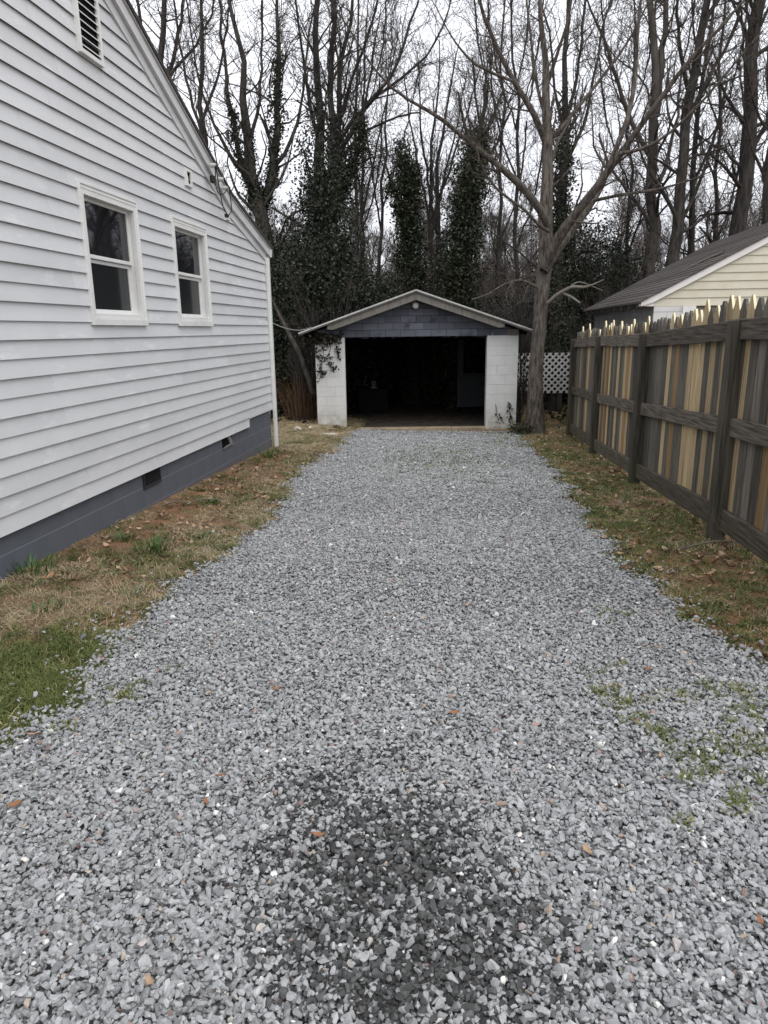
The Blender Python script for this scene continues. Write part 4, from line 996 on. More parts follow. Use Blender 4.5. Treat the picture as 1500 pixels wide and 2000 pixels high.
# ------------------------------------------------------------------ trees
def norm(v): return v/(np.linalg.norm(v, axis=-1, keepdims=True)+1e-9)
def spawn(P, R, cnt, L, ang, K, up, wob, rr, rmin, t0=.15, t1=1., taper=.35, lenfall=.5):
    """children of parent polylines P (N,K,3). cnt: per parent (array)"""
    N = P.shape[0]; pi = np.repeat(np.arange(N), cnt); M = len(pi)
    if M == 0: return np.zeros((0, K, 3)), np.zeros((0, K))
    t = t0+(t1-t0)*rng.random(M); k = t*(P.shape[1]-1); k0 = np.minimum(k.astype(int), P.shape[1]-2); f = (k-k0)[:, None]
    p = P[pi, k0]*(1-f)+P[pi, k0+1]*f; T = norm(P[pi, k0+1]-P[pi, k0]); r0 = R[pi, k0]*(1-f[:, 0])+R[pi, k0+1]*f[:, 0]
    rd = rng.normal(size=(M, 3)); rd = norm(rd-T*np.sum(rd*T, 1, keepdims=True))
    a = (ang*rng.uniform(.6, 1.3, M))[:, None]; d = norm(np.cos(a)*T+np.sin(a)*rd)
    ln = (np.asarray(L)[pi] if np.ndim(L) else L)*rng.uniform(.5, 1.15, M)*(1-lenfall*t)
    r = np.maximum(r0*rr*rng.uniform(.7, 1.1, M), rmin); r = np.minimum(r, r0*.95+1e-4)
    out = [p]; 
    for j in range(K-1):
        d = norm(d+np.array([0, 0, up])+rng.normal(0, wob, (M, 3))); p = p+d*(ln/(K-1))[:, None]; out.append(p)
    tp = np.linspace(1, taper, K)[None]
    return np.stack(out, 1), np.maximum(r[:, None]*tp, rmin*.6)
def lens(P): return np.linalg.norm(np.diff(P, axis=1), axis=2).sum(1)
def tree(label, trunkline, limbs, d1=2.2, d2=3.0, d3=5., L1=2.2, L2=.9, L3=.45, up=.09, bark=None, twig=None, kink=.03, rmin=.006, group='bare trees behind the garage', name='bare_tree', cat='tree', sides=9, t0=.25, ang1=.85, ivy=None, wob=.20):
    """trunkline and limbs: lists of (points, radii) in world space"""
    bark = bark or m_bark; twig = twig or m_twig
    K = 16; Ps, Rs = [], []
    for pts, rad in [trunkline]+limbs:
        P, R = resample(pts, rad, K, kink*np.linalg.norm(np.array(pts[-1])-np.array(pts[0]))/8); Ps.append(P); Rs.append(R)
    P0 = np.stack(Ps); R0 = np.stack(Rs)
    base = P0[0, 0].copy()
    root = tag(empty(name, base), label, cat, group)
    ln = lens(P0); d1 *= 1.55; d2 *= 1.3; d3 *= 2.1; c1 = np.maximum((ln*d1).astype(int), 1); c1[0] = int(ln[0]*(1-t0)*d1*.8)
    A1 = spawn(P0[:1], R0[:1], c1[:1], L1*1.2, ang1, 8, up, wob, .32, rmin*1.5, t0, 1, .3)
    if len(P0) > 1:
        B1 = spawn(P0[1:], R0[1:], c1[1:], L1, ang1, 8, up, wob, .36, rmin*1.5, .12, 1, .3)
        P1 = np.concatenate([A1[0], B1[0]]); R1 = np.concatenate([A1[1], B1[1]])
    else: P1, R1 = A1
    P2, R2 = spawn(P1, R1, np.maximum((lens(P1)*d2).astype(int), 1), L2, .85, 6, up*.6, .22, .5, rmin*1.2, .12)
    P3, R3 = spawn(P2, R2, np.maximum((lens(P2)*d3).astype(int), 0), L3, .8, 4, up*.4, .26, .6, rmin, .1)
    V, Q = tubes([(P0, R0)], [sides]); o = from_me('trunk', npmesh('trunk', V-base, Q, bark, True), root)
    V, Q = tubes([(P1, R1), (P2, R2), (P3, R3)], [4, 3, 3]); o = from_me('crown', npmesh('crown', V-base, Q, twig, True), root)
    if ivy: leaves_on('ivy', [(P0[i], w, t) for i, w, t in ivy[0]], ivy[1], root, base, ivy[2] if len(ivy) > 2 else m_ivy)
    return root, P0, P1
def quads_at(C, s, r, droop=.0):
    """random leaf quads (two triangles as one folded quad) at centres C"""
    N = len(C); a = norm(r.normal(size=(N, 3))); b = norm(np.cross(a, r.normal(size=(N, 3)))); s = (s*r.uniform(.6, 1.3, N))[:, None]
    V = np.stack([C-a*s*.5, C+b*s*.42, C+a*s*.6, C-b*s*.42], 1)
    return V.reshape(-1, 3), np.arange(N*4).reshape(N, 4)
def leaves_on(name, cols, n, parent, base, mt_, size=.062):
    """leaves clustered round polylines: cols list of (P, width, (t0,t1))"""
    C = []; tot = sum(lens(P[None])[0]*w*(t[1]-t[0]) for P, w, t in cols)
    for P, w, (ta, tb) in cols:
        m = int(1.9*n*lens(P[None])[0]*w*(tb-ta)/tot); ncl = max(m//22, 1)
        t = ta+(tb-ta)*rng.beta(1, 1.35, ncl); k = t*(len(P)-1); k0 = np.minimum(k.astype(int), len(P)-2); f = (k-k0)[:, None]; p = P[k0]*(1-f)+P[k0+1]*f
        an = rng.uniform(0, 6.28, ncl); env = w*.95*(.62+.45*np.sin(t*17+P[0, 0]*3)*np.sin(t*7)+.3*np.sin(t*43+an*2+P[0, 0]))*np.minimum(1, (tb-t)/(tb-ta)*3+.25)
        rr = env*np.sqrt(rng.uniform(.15, 1.1, ncl)); cc = p+np.stack([np.cos(an)*rr, np.sin(an)*rr, rng.normal(0, .1, ncl)], 1)
        c = np.repeat(cc, 22, 0); C.append(c+rng.normal(0, .18, c.shape)*np.array([1.1, 1.1, 1.2])*min(1, w*1.6))
    C = np.concatenate(C); V, Q = quads_at(C, size, rng)
    return from_me(name, npmesh(name, V-base, Q, mt_), parent)
def tr(lst, y0, dy=0., r=None):
    """traced polyline: (px,py[,width px]) -> world points at depth y0..y0+dy, radii from pixel widths"""
    pts, rad = [], []
    n = len(lst)
    for i, q in enumerate(lst):
        yy = y0+dy*i/max(n-1, 1); p = ony(q[0], q[1], yy); pts.append(p); rad.append(q[2]*.44*yy/F)
    return pts, rad
def extend(pl, dx, dy, dz, r1):
    pts, rad = pl; p = pts[-1]; pts = list(pts)+[p+np.array([dx, dy, dz])*.5+rng.normal(0, .15, 3), p+np.array([dx, dy, dz])]; return pts, list(rad)+[(rad[-1]+r1)/2, r1]

# main tree right of the garage
TY = 14.9
bt = ong(1045, 832); bt[1] = TY; bt[0] = ony(1046, 830, TY)[0]; bt[2] = float(gz(bt[0], TY))-.05
trk = tr([(1047, 700, 33), (1054, 620, 33), (1064, 530, 35), (1069, 470, 36), (1067, 380, 28), (1068, 270, 22), (1072, 170, 17), (1065, 80, 12), (1050, 0, 9)], TY, .8)
trk = ([bt, np.array([ony(1044, 810, TY)[0], TY, bt[2]+.15]), ony(1045, 765, TY)]+trk[0], [.25, .20, .182]+trk[1])
trk = extend(trk, -.3, .3, 2.4, .01)
trk = (trk[0], [q*.87 for q in trk[1]])
limbs = [extend(tr([(1064, 520, 22), (1076, 478, 22), (1105, 440, 20), (1140, 398, 17), (1180, 348, 15), (1204, 304, 14), (1232, 278, 12), (1268, 224, 10), (1300, 170, 9), (1360, 100, 7), (1420, 40, 5)], TY, -1.6), 1, -.4, 1, .006),
    extend(tr([(1062, 530, 20), (1080, 488, 20), (1110, 452, 18), (1148, 420, 16), (1180, 360, 13), (1196, 300, 11), (1220, 256, 10), (1240, 200, 9), (1244, 120, 7), (1246, 0, 5)], TY, 1.2), .1, .3, 1.6, .006),
    tr([(1070, 440, 16), (1060, 410, 16), (1030, 378, 15), (1010, 352, 14), (954, 308, 11), (910, 276, 9), (870, 232, 8), (834, 212, 7), (782, 196, 5), (730, 140, 4), (690, 68, 3), (658, 20, 2)], TY, -2.2),
    extend(tr([(1066, 280, 13), (1060, 256, 13), (1032, 200, 11), (1000, 156, 10), (976, 108, 8), (948, 40, 7), (932, 0, 6)], TY+.5, -1.), -.4, -.3, 1.8, .006),
    tr([(1000, 158, 6), (960, 142, 5), (920, 122, 5), (880, 70, 3), (850, 10, 2)], TY-.2, -.8),
    extend(tr([(1070, 278, 9), (1088, 264, 8), (1116, 224, 7), (1160, 172, 6), (1204, 116, 5), (1240, 60, 4), (1270, 0, 3)], TY+.5, .8), .4, .2, 1., .006),
    tr([(1072, 452, 7), (1052, 445, 7), (1036, 416, 6), (980, 380, 5), (944, 340, 5), (928, 288, 4), (924, 248, 2)], TY, -1.4),
    tr([(1050, 562, 6), (1020, 545, 5), (990, 552, 4), (950, 577, 3), (920, 585, 2)], TY, -.9),
    tr([(1210, 300, 8), (1260, 292, 6), (1310, 260, 5), (1370, 200, 5), (1430, 130, 4), (1490, 60, 3)], TY-1, -1.0),
    tr([(1160, 392, 7), (1210, 380, 6), (1280, 372, 5), (1350, 352, 3), (1420, 320, 2)], TY-.3, -1.2),
    tr([(1068, 170, 8), (1090, 100, 6), (1110, 40, 5), (1120, -30, 4)], TY+.8, -.5),
    tr([(1068, 240, 7), (1048, 170, 6), (1040, 100, 5), (1030, 20, 4), (1026, -40, 3)], TY+.6, .6)]
main, mP0, mP1 = tree('large ridged-bark bare tree standing right of the garage front', trk, limbs, d1=2.6, d2=3.4, d3=5.5, L1=1.3, L2=.6, L3=.32, bark=m_bark_main, twig=m_twig_main, kink=.008, rmin=.0042, group=None, sides=16, t0=.42)

for pts_ in (tr([(1070, 592, 8), (1087, 576, 8), (1107, 565, 8), (1120, 559, 7), (1143, 562, 6), (1160, 555, 4), (1180, 546, 2)], TY-.15, -.7), tr([(1096, 571, 6), (1117, 580, 5), (1133, 592, 4)], TY-.3, -.3), tr([(1108, 565, 4), (1128, 548, 3), (1150, 556, 2), (1178, 568, 1.5)], TY-.4, -.1)):
    o = spline_obj('dead_branch', pts_[0], pts_[1], m_deadlimb); o.parent = main; o.matrix_parent_inverse = Matrix.Translation(-Vector(main.location))
def stand(px, py_ground, yy):        # foot of a trunk at depth yy
    p = ony(px, py_ground, yy); return np.array([p[0], yy, float(gz(p[0], yy))-.1])
def traced(label, lst, yy, dy, top, limbs=[], **kw):
    a = tr(lst, yy, dy); f = a[0][0].copy(); f[2] = float(gz(f[0], f[1]))-.1
    if a[0][0][2] > f[2]+.3: a = ([f]+a[0], [a[1][0]*1.25]+a[1])
    a = extend(a, *top)
    L = []
    for l, d, t in limbs:                  # every limb starts inside the stem or limb it grows from
        pl = tr(l, yy+rng.uniform(-.3, .3), d); best = None; st = np.array(pl[0][0])
        for hp_, hr_ in [a]+L:
            hp_ = np.array(hp_); seg = np.linspace(0, len(hp_)-1, 60); q = np.stack([np.interp(seg, range(len(hp_)), hp_[:, i_]) for i_ in range(3)], 1); hr = np.interp(seg, range(len(hp_)), hr_)
            dd = np.linalg.norm((q-st+np.array([0, 0, .25]))*[1, .35, 1], axis=1); j = int(np.argmin(dd))
            if best is None or dd[j] < best[0]-.05: best = (dd[j], q[j], hr[j])
        off = best[1]-st; sh = off*np.array([0, 1, 0])
        P_ = [best[1]]+[p+sh*max(0, 1-i_/3) for i_, p in enumerate(pl[0])]; pl = (P_, [min(pl[1][0], best[2]*.8)]+list(pl[1]))
        L.append(extend(pl, *t) if t else pl)
    return tree(label, a, L, **kw)
W1_ = 1.
# left pair behind the house roof
traced('bare tree with ivy sleeve rising at the far left above the house roof', [(560, 640, 34), (510, 430, 30), (492, 330, 24), (484, 230, 17), (474, 140, 12), (462, 60, 9), (450, 0, 7)], 19.5, .5, (-.6, .2, 3, .02),
    [([(530, 400, 22), (538, 320, 18), (544, 240, 13), (548, 160, 10), (542, 80, 8), (536, 0, 6)], .6, (.1, 0, 3, .015)),
     ([(500, 400, 16), (470, 320, 13), (450, 230, 9), (440, 140, 7), (432, 40, 5)], -1., (-.2, 0, 2.5, .01)),
     ([(545, 300, 9), (575, 250, 7), (592, 180, 5), (600, 80, 4), (612, 0, 3)], .8, (.3, 0, 2, .01)),
     ([(486, 250, 8), (505, 180, 6), (508, 90, 5), (512, 0, 4)], .8, (.1, 0, 2, .01)),
     ([(470, 330, 9), (440, 290, 7), (410, 220, 5), (385, 140, 4), (370, 40, 3)], -1.5, (-.3, 0, 1.5, .01))], d1=2.6, d2=2.6, d3=4.0,
    ivy=([(0, .26, (.08, .55)), (1, .20, (0, .5)), (2, .17, (0, .4))], 7000))
traced('bare forked tree seen over the house roof line at upper left', [(330, 420, 20), (322, 280, 17), (316, 180, 14), (312, 80, 12), (326, 0, 10)], 22, 0, (.3, 0, 3, .02),
    [([(318, 200, 10), (345, 120, 8), (358, 40, 6), (362, -30, 5)], .4, (.2, 0, 2, .01)), ([(316, 240, 9), (280, 120, 7), (268, 0, 6)], -.5, (-.4, 0, 2, .01)), ([(322, 150, 7), (380, 90, 5), (420, 20, 4)], .5, (.5, 0, 2, .01))], d1=2.4, d2=2.5, d3=3.4)
traced('slender bare tree between the house roof and the ivy-sleeved pair', [(420, 480, 16), (405, 330, 13), (392, 200, 10), (396, 100, 8), (400, 0, 6)], 21, .4, (0, .2, 3, .015),
    [([(400, 280, 8), (372, 200, 6), (352, 100, 5), (340, 0, 4)], -.4, (-.3, 0, 2, .01)), ([(396, 220, 7), (430, 140, 5), (445, 40, 4)], .4, (.3, 0, 2, .01))], d1=2.6, d2=2.6, d3=3.4)
# many-stemmed tree left of centre
traced('many-stemmed bare tree with ivy at its base, left of the garage peak', [(648, 640, 40), (632, 480, 34), (628, 360, 26), (622, 250, 18), (618, 130, 13), (616, 0, 10)], 21, .3, (-.1, 0, 4, .02),
    [([(645, 400, 24), (650, 320, 20), (647, 240, 15), (646, 150, 11), (650, 60, 9), (652, 0, 8)], .5, (.2, .3, 4, .02)),
     ([(655, 330, 16), (664, 230, 12), (668, 130, 9), (680, 40, 7), (688, 0, 6)], .8, (.4, .2, 3, .015)),
     ([(660, 300, 11), (690, 230, 9), (730, 190, 7), (770, 140, 6), (800, 60, 5), (815, 0, 4)], -.4, (.5, 0, 2, .01)),
     ([(664, 265, 9), (700, 215, 7), (745, 175, 6), (800, 150, 5), (850, 90, 4), (880, 20, 3)], .5, (.5, 0, 1.5, .01)),
     ([(650, 240, 8), (690, 140, 6), (720, 60, 5), (745, 0, 4)], -.8, (.4, 0, 2, .01)),
     ([(626, 280, 9), (600, 180, 7), (590, 90, 5), (580, 0, 4)], -.5, (-.3, 0, 2, .01)),
     ([(655, 320, 9), (690, 265, 7), (720, 250, 5), (770, 230, 4), (820, 220, 3)], .2, None),
     ([(640, 420, 12), (690, 330, 9), (704, 280, 7), (712, 200, 5), (730, 100, 4)], -1.0, (.2, 0, 1, .01))], d1=2.3, d2=2.6, d3=4.2,
    ivy=([(0, .55, (.05, .46)), (1, .30, (0, .25)), (8, .30, (0, .55))], 13000))
# ivy columns behind the garage
traced('short broken tree wrapped in dark ivy, directly above the garage peak', [(808, 640, 22), (804, 520, 19), (800, 430, 15), (800, 370, 11), (786, 320, 7), (780, 300, 4)], 20.5, .2, (0, 0, .3, .01),
    [([(802, 470, 10), (782, 410, 8), (765, 360, 6), (752, 320, 4), (745, 280, 3)], -.3, None), ([(802, 390, 8), (812, 340, 6), (815, 290, 4)], .2, None)], d1=2.2, d2=2.2, d3=3, L1=1.2,
    ivy=([(0, .42, (.04, .98)), (1, .22, (.1, .7)), (2, .22, (0, .7))], 15000))
traced('tall ivy-wrapped tree with a bushy top, right of the garage peak', [(888, 640, 26), (896, 540, 22), (908, 440, 19), (922, 340, 15), (936, 260, 11), (944, 190, 6)], 19.5, .2, (.1, 0, .8, .01),
    [([(930, 300, 8), (960, 230, 6), (985, 170, 4)], .4, None), ([(925, 320, 8), (905, 240, 6), (895, 180, 4)], -.4, None), ([(936, 270, 7), (950, 200, 5), (955, 150, 3)], -.2, None), ([(915, 380, 8), (960, 300, 6), (1000, 210, 4)], .8, None)], d1=3.6, d2=3.2, d3=4.5, L1=1.0, up=.3,
    ivy=([(0, .50, (.05, .80)), (1, .26, (0, .4)), (4, .2, (0, .35))], 19000))
for i, (lab, ln, yy, top) in enumerate((
    ('thin dark bare tree between the two ivy-wrapped trees', [(842, 620, 12), (846, 500, 11), (838, 400, 8), (846, 300, 6), (850, 200, 4)], 21.5, (.1, 0, 1.5, .01)),
    ('thin forked bare tree just left of the tall ivy-wrapped tree', [(862, 620, 14), (858, 480, 11), (850, 380, 9), (862, 280, 6), (880, 180, 4)], 22.5, (.3, 0, 1.5, .01)),
    ('spindly bare tree behind the garage peak', [(735, 620, 10), (748, 500, 8), (740, 400, 6), (752, 280, 5), (760, 180, 3)], 24, (.1, 0, 2, .01)),
    ('spindly bare tree left of the ivy-wrapped stump', [(700, 600, 12), (704, 480, 9), (712, 380, 7), (706, 260, 5), (716, 120, 4)], 25, (.1, 0, 2, .01)))):
    traced(lab, ln, yy, .3, top, [([(q[0]+rng.uniform(-4, 4), q[1]+rng.uniform(20, 60), q[2]*.7) if k_ == 0 else (q[0]+sg*(18+22*k_), q[1]-30*k_, q[2]*.6) for k_, q in enumerate(ln[2:])], .5*sg, None) for sg in (-1, 1)], d1=3., d2=3., d3=4., L1=1.3, up=.2)
# right of the main tree
traced('dark bare tree with an ivy sleeve close behind the main tree', [(1092, 560, 26), (1092, 470, 24), (1098, 380, 20), (1104, 280, 15), (1106, 200, 12), (1102, 100, 9), (1108, 0, 8)], 19.5, .3, (.2, 0, 3, .02),
    [([(1104, 240, 8), (1130, 140, 6), (1142, 50, 5), (1146, -20, 4)], .5, (.2, 0, 2, .01)), ([(1102, 260, 7), (1082, 160, 5), (1078, 60, 4)], -.4, (-.2, 0, 2, .01)), ([(1100, 330, 9), (1140, 250, 6), (1160, 160, 5), (1172, 60, 4)], .8, (.3, 0, 2, .01))], d1=2.3, d2=2.6, d3=3.8,
    ivy=([(0, .30, (.05, .60))], 7000))
traced('tall grey bare tree dividing into two stems, above the outbuilding eave', [(1276, 560, 26), (1281, 420, 22), (1283, 320, 20), (1282, 220, 17), (1268, 130, 14), (1272, 0, 12)], 22, .3, (-.2, 0, 4, .03),
    [([(1284, 210, 13), (1290, 130, 12), (1296, 40, 10), (1300, -20, 9)], .5, (.2, 0, 3, .02)), ([(1282, 320, 11), (1240, 240, 9), (1205, 150, 7), (1180, 70, 5), (1150, 20, 4)], -1, (-.4, 0, 1, .01)),
     ([(1270, 440, 8), (1230, 380, 6), (1190, 330, 5), (1170, 260, 4)], -.8, None), ([(1284, 360, 9), (1310, 300, 7), (1322, 220, 5), (1330, 130, 4)], .8, (.2, 0, 2, .01))], d1=2.2, d2=2.5, d3=3.8, bark=m_bark_grey)
traced('leaning dark bare tree right of the two-stemmed grey tree', [(1312, 560, 26), (1322, 470, 24), (1332, 360, 20), (1344, 230, 18), (1362, 90, 15), (1376, 0, 13)], 20.5, .4, (.6, 0, 4, .03),
    [([(1330, 440, 9), (1296, 370, 7), (1262, 330, 5), (1240, 260, 4)], -.8, None), ([(1345, 240, 10), (1385, 160, 8), (1430, 80, 6), (1455, 0, 5)], .6, (.5, 0, 2, .01)), ([(1352, 170, 9), (1330, 90, 7), (1322, 0, 5)], -.5, (-.2, 0, 2, .01)), ([(1374, 40, 9), (1400, 10, 8), (1420, -30, 6)], 0, (.8, 0, 2, .01)),
     ([(1326, 440, 8), (1370, 350, 6), (1400, 250, 5), (1420, 160, 4)], 1., None)], d1=2.2, d2=2.5, d3=3.8)
traced('slim dark bare tree standing just right of the leaning one', [(1352, 520, 14), (1352, 420, 12), (1356, 300, 10), (1366, 200, 8), (1384, 80, 6), (1392, 0, 5)], 22.5, .2, (.3, 0, 3, .015), [([(1355, 350, 6), (1390, 280, 5), (1410, 200, 4)], .6, None)], d1=2.8, d2=2.6, d3=3.6)
traced('thick straight bare trunk at the far right behind the outbuilding roof', [(1436, 520, 34), (1446, 430, 30), (1458, 330, 27), (1464, 230, 25), (1468, 120, 24), (1480, 0, 22)], 21, .3, (.4, 0, 4.5, .05),
    [([(1462, 300, 9), (1500, 240, 8), (1540, 200, 6)], .6, None), ([(1470, 110, 10), (1500, 90, 8), (1560, 60, 6)], .2, None), ([(1464, 250, 8), (1420, 190, 6), (1390, 120, 4)], -.6, None), ([(1452, 380, 8), (1415, 330, 6), (1385, 300, 4)], -1., None)], d1=2.0, d2=2.6, d3=3.8, bark=m_bark)
for i, (lab, px0, px1, yy, w) in enumerate((
    ('slender bare tree left of the thick straight trunk', 1395, 1412, 24, 13), ('thin bare tree beside the ivy-sleeved one, nearer the grey tree', 1225, 1232, 23, 10),
    ('bare tree partly cut off by the right edge of the view', 1496, 1500, 19, 18), ('thin bare tree behind the main trunk on its left', 1012, 1000, 24, 12), ('slender bare tree left of the main tree over the garage roof', 972, 985, 26, 11),
    ('slender bare tree just right of the many-stemmed one', 690, 700, 27, 12))):
    ln = [(px0+(px1-px0)*t+rng.uniform(-5, 5), 600-620*t, .8*w*(1-.65*t)) for t in np.linspace(0, 1, 6)]
    lim = [([(ln[j][0], ln[j][1], ln[j][2]*.6), (ln[j][0]+sg*28, ln[j][1]-60, ln[j][2]*.45), (ln[j][0]+sg*48, ln[j][1]-150, 4), (ln[j][0]+sg*55, ln[j][1]-240, 3)], .6*sg, None) for j, sg in ((1, 1), (2, -1), (3, 1), (3, -1))]
    traced(lab, ln, yy, .3, (.1, 0, 3, .015), lim, d1=2.6, d2=2.6, d3=3.6)
# trees standing to the right of the view, seen only as reflections in the window panes
for i, (x_, y_) in enumerate(((9, 17), (13, 20), (17, 26), (12, 27), (20, 21))):
    h_ = 13+i; b_ = np.array([x_, y_, float(gz(x_, y_))]); pts = [b_+np.array([.3*math.sin(i+t*3), .2*math.cos(t*4), h_*t]) for t in np.linspace(0, 1, 6)]
    lim = [([b_+np.array([0, 0, h_*q]), b_+np.array([sg*1.6, .4*sg, h_*q+1.8]), b_+np.array([sg*2.8, .5*sg, h_*q+4.])], [.09, .06, .02]) for q, sg in ((.3, 1), (.42, -1), (.55, 1))]
    tree('bare tree beyond the right side of the yard, '+('nearest the outbuilding', 'second from the outbuilding', 'farthest back', 'behind the nearest pair', 'farthest to the right')[i], (pts, [.2, .17, .14, .1, .06, .02]), lim, d1=1.6, d2=2., d3=2.5, L2=1.1, group='bare trees beyond the right side of the yard')

# evergreen thickets and shrubs
def bush(label, c, rx_, ry_, rz_, n, mt_, size=.066, name='evergreen_bush', cat='bush', clump=40, group=None, stems=10, spread=.28):
    b_ = np.array([c[0], c[1], float(gz(c[0], c[1]))-.05]); root = tag(empty(name, b_), label, cat, group)
    n = int(n*(1.7 if name == 'evergreen_bush' else 1)); ncl = n//clump; u = norm(rng.normal(size=(ncl, 3))); rr = rng.uniform(.25, 1, ncl)**.45
    u[:, 2] = np.abs(u[:, 2])*np.where(rng.random(ncl) < .85, 1, -.3)
    lob = .78+.30*np.sin(u[:, 0]*5+c[0])*np.sin(u[:, 1]*4+c[1])+.16*np.sin(u[:, 2]*9+c[0]*2)
    cc = u*(rr*lob)[:, None]*np.array([rx_, ry_, rz_]); cc[:, 2] = cc[:, 2]+.12*rz_
    C = np.repeat(cc, clump, 0); C = C+rng.normal(0, 1, C.shape)*spread*rng.uniform(.5, 1.2, (ncl, 1)).repeat(clump, 0)
    C = C[C[:, 2] > .03]
    V, Q = quads_at(C, size, rng); from_me('foliage', npmesh('foliage', V, Q, mt_), root)
    st, sr = [], []
    for i in range(stems):
        k_ = rng.integers(0, ncl); e = cc[k_]*.95; P, R = resample([np.array([rng.normal(0, rx_*.15), rng.normal(0, ry_*.15), 0]), e*np.array([.5, .5, .6])+rng.normal(0, .12, 3), e], [.010*rz_, .007*rz_, .0025*rz_], 8, .006*rz_); st.append(P); sr.append(R)
    P0, R0 = np.stack(st), np.stack(sr); P1, R1 = spawn(P0, R0, np.full(len(P0), 7), .28*rz_+.02, .7, 6, .15, .15, .5, .006); P2, R2 = spawn(P1, R1, np.full(len(P1), 5), .12*rz_, .7, 4, .1, .2, .6, .004)
    V, Q = tubes([(P0, R0), (P1, R1), (P2, R2)], [4, 3, 3]); from_me('stems', npmesh('stems', V, Q, m_twig, True), root)
    return root
def at(px, yy): p = ony(px, 640, yy); return (p[0], yy)
bush('dark evergreen thicket filling the gap right behind the house corner', at(565, 18.4), 1.6, 1.3, 5.4, 30000, m_ivy_dark)
bush('dark evergreen thicket left of the garage roof, topped by ivy', at(645, 19.6), 1.7, 1.4, 6.3, 34000, m_ivy_dark)
bush('dark evergreen mass behind the house roof edge', at(500, 20.), 1.6, 1.4, 4.6, 14000, m_ivy_dark)
bush('lower dark bush behind the left side of the garage roof', at(700, 22.), 1.4, 1.3, 3.3, 12000, m_ivy)
bush('olive green bush behind the garage just left of its peak', at(775, 23.), 1.5, 1.2, 4.6, 14000, m_ivy)
bush('dark ivy mound behind the garage under the tall ivy-wrapped tree', at(890, 22.), 1.4, 1.2, 4.6, 15000, m_ivy_dark)
bush('dark evergreen bush right of the main trunk above the lattice fence', at(1100, 22.), 1.4, 1.2, 4.6, 18000, m_ivy_dark)
bush('dark evergreen bush behind the far eave of the outbuilding', at(1165, 22.5), 1.7, 1.3, 5.2, 20000, m_ivy_dark)
bush('olive evergreen behind the middle of the outbuilding roof', at(1235, 25.), 1.6, 1.3, 4.0, 14000, m_ivy)
bush('dark undergrowth just left of the main trunk behind the garage roof', at(1000, 22.), 1.4, 1.2, 3.6, 9000, m_ivy_dark)
# twiggy brush (bare shrubs) behind the garage
def brush(label, c, h_, w_, n=26, group='bare brush behind the garage', mt_=None, name='bare_shrub', cat='shrub', d=(9, 6)):
    b_ = np.array([c[0], c[1], float(gz(c[0], c[1]))-.05]); root = tag(empty(name, b_), label, cat, group)
    P, R = [], []
    for i in range(n):
        a = rng.uniform(0, 6.28); r_ = w_*rng.uniform(.3, 1); e = np.array([math.cos(a)*r_, math.sin(a)*r_, h_*rng.uniform(.6, 1.1)])
        p_, q_ = resample([np.array([math.cos(a), math.sin(a), 0])*w_*.12, e*np.array([.4, .4, .55]), e], [.016, .012, .005], 7, .04); P.append(p_); R.append(q_)
    P, R = np.stack(P), np.stack(R); P1, R1 = spawn(P, R, np.full(n, d[0]), h_*.35, .7, 6, .15, .18, .6, .005); P2, R2 = spawn(P1, R1, np.full(len(P1), d[1]), h_*.16, .7, 4, .1, .2, .7, .0045)
    V, Q = tubes([(P, R), (P1, R1), (P2, R2)], [4, 3, 3]); from_me('stems', npmesh('stems', V, Q, mt_ or m_twig, True), root); return root
brush('bare twiggy shrub overhanging the right end of the garage roof', (at(1015, 16.9)), 2.3, .5, 14, None)
brush('bare twiggy thicket behind the left roof edge of the garage', at(640, 17.5), 3.2, 1.2, 26, None)
brush('bare brush between the two ivy-wrapped trees', at(845, 20.5), 3.2, 1.3, 26, None)
brush('bare brush behind the garage roof left of its peak', at(735, 20.5), 3.4, 1.3, 22, None)
brush('bare brush between the tall ivy-wrapped tree and the main tree', at(985, 20), 3.4, 1.4, 26, None)
brush('bare brush in front of the dark evergreen right of the main tree', at(1140, 20.3), 2.9, 1.3, 24, None)
brush('bare brush showing over the outbuilding eave', at(1210, 21), 3.8, 1.4, 22, None)
# dry brown clump left of the garage
g = at(585, 16.6); st_root = tag(empty('dry_shrub', (g[0], g[1], float(gz(*g)))), 'clump of dry brown upright stems left of the garage pillar', 'shrub')
from_me('stems', blades(240, 1.25, .012, .42, 77, m_straw_stem, .22), st_root)
brush('tangled leafless bush around the left back corner of the garage', at(600, 16.9), 1.9, .8, 24, None)
# leaning trunk behind the left pillar
tag(spline_obj('leaning_trunk', [ony(613, 770, 16.2), ony(590, 700, 16.3), ony(575, 672, 16.4), ony(548, 620, 16.8), ony(520, 560, 17.)], [.07, .065, .055, .04, .02], m_bark, None, 8), 'thin leaning trunk crossing the gap left of the garage', 'tree')

# climbing vine on the left pillar (stems and leaves) and seedling on the right
vn_ = tag(empty('climbing_vine', (G0.x, G0.y, G0.z), yaw), 'dark wilted vine hanging over the top of the left garage pillar', 'vine')
def gf(px, py, dep=-.03):
    q = gpx(px, py, dep); return np.array([q[0], dep, q[1]])
VL = [[(618, 690), (630, 684), (642, 668), (655, 664), (664, 655)], [(626, 712), (640, 696), (648, 668), (648, 655)], [(617, 740), (626, 718), (634, 690), (628, 672), (622, 655)], [(640, 704), (652, 722)], [(617, 747), (628, 738), (633, 728), (620, 724)], [(655, 668), (661, 690), (660, 700)], [(600, 640), (630, 655), (660, 660)], [(596, 660), (612, 680), (620, 700)]]
P, R = [], []
for l in VL:
    p_, q_ = resample([gf(*q, rng.uniform(-.06, -.02)) for q in l], [.006]*len(l), 8, .01); P.append(p_); R.append(q_)
P, R = np.stack(P), np.stack(R); P1, R1 = spawn(P, R, np.full(len(P), 4), .18, .8, 4, -.05, .2, .7, .003)
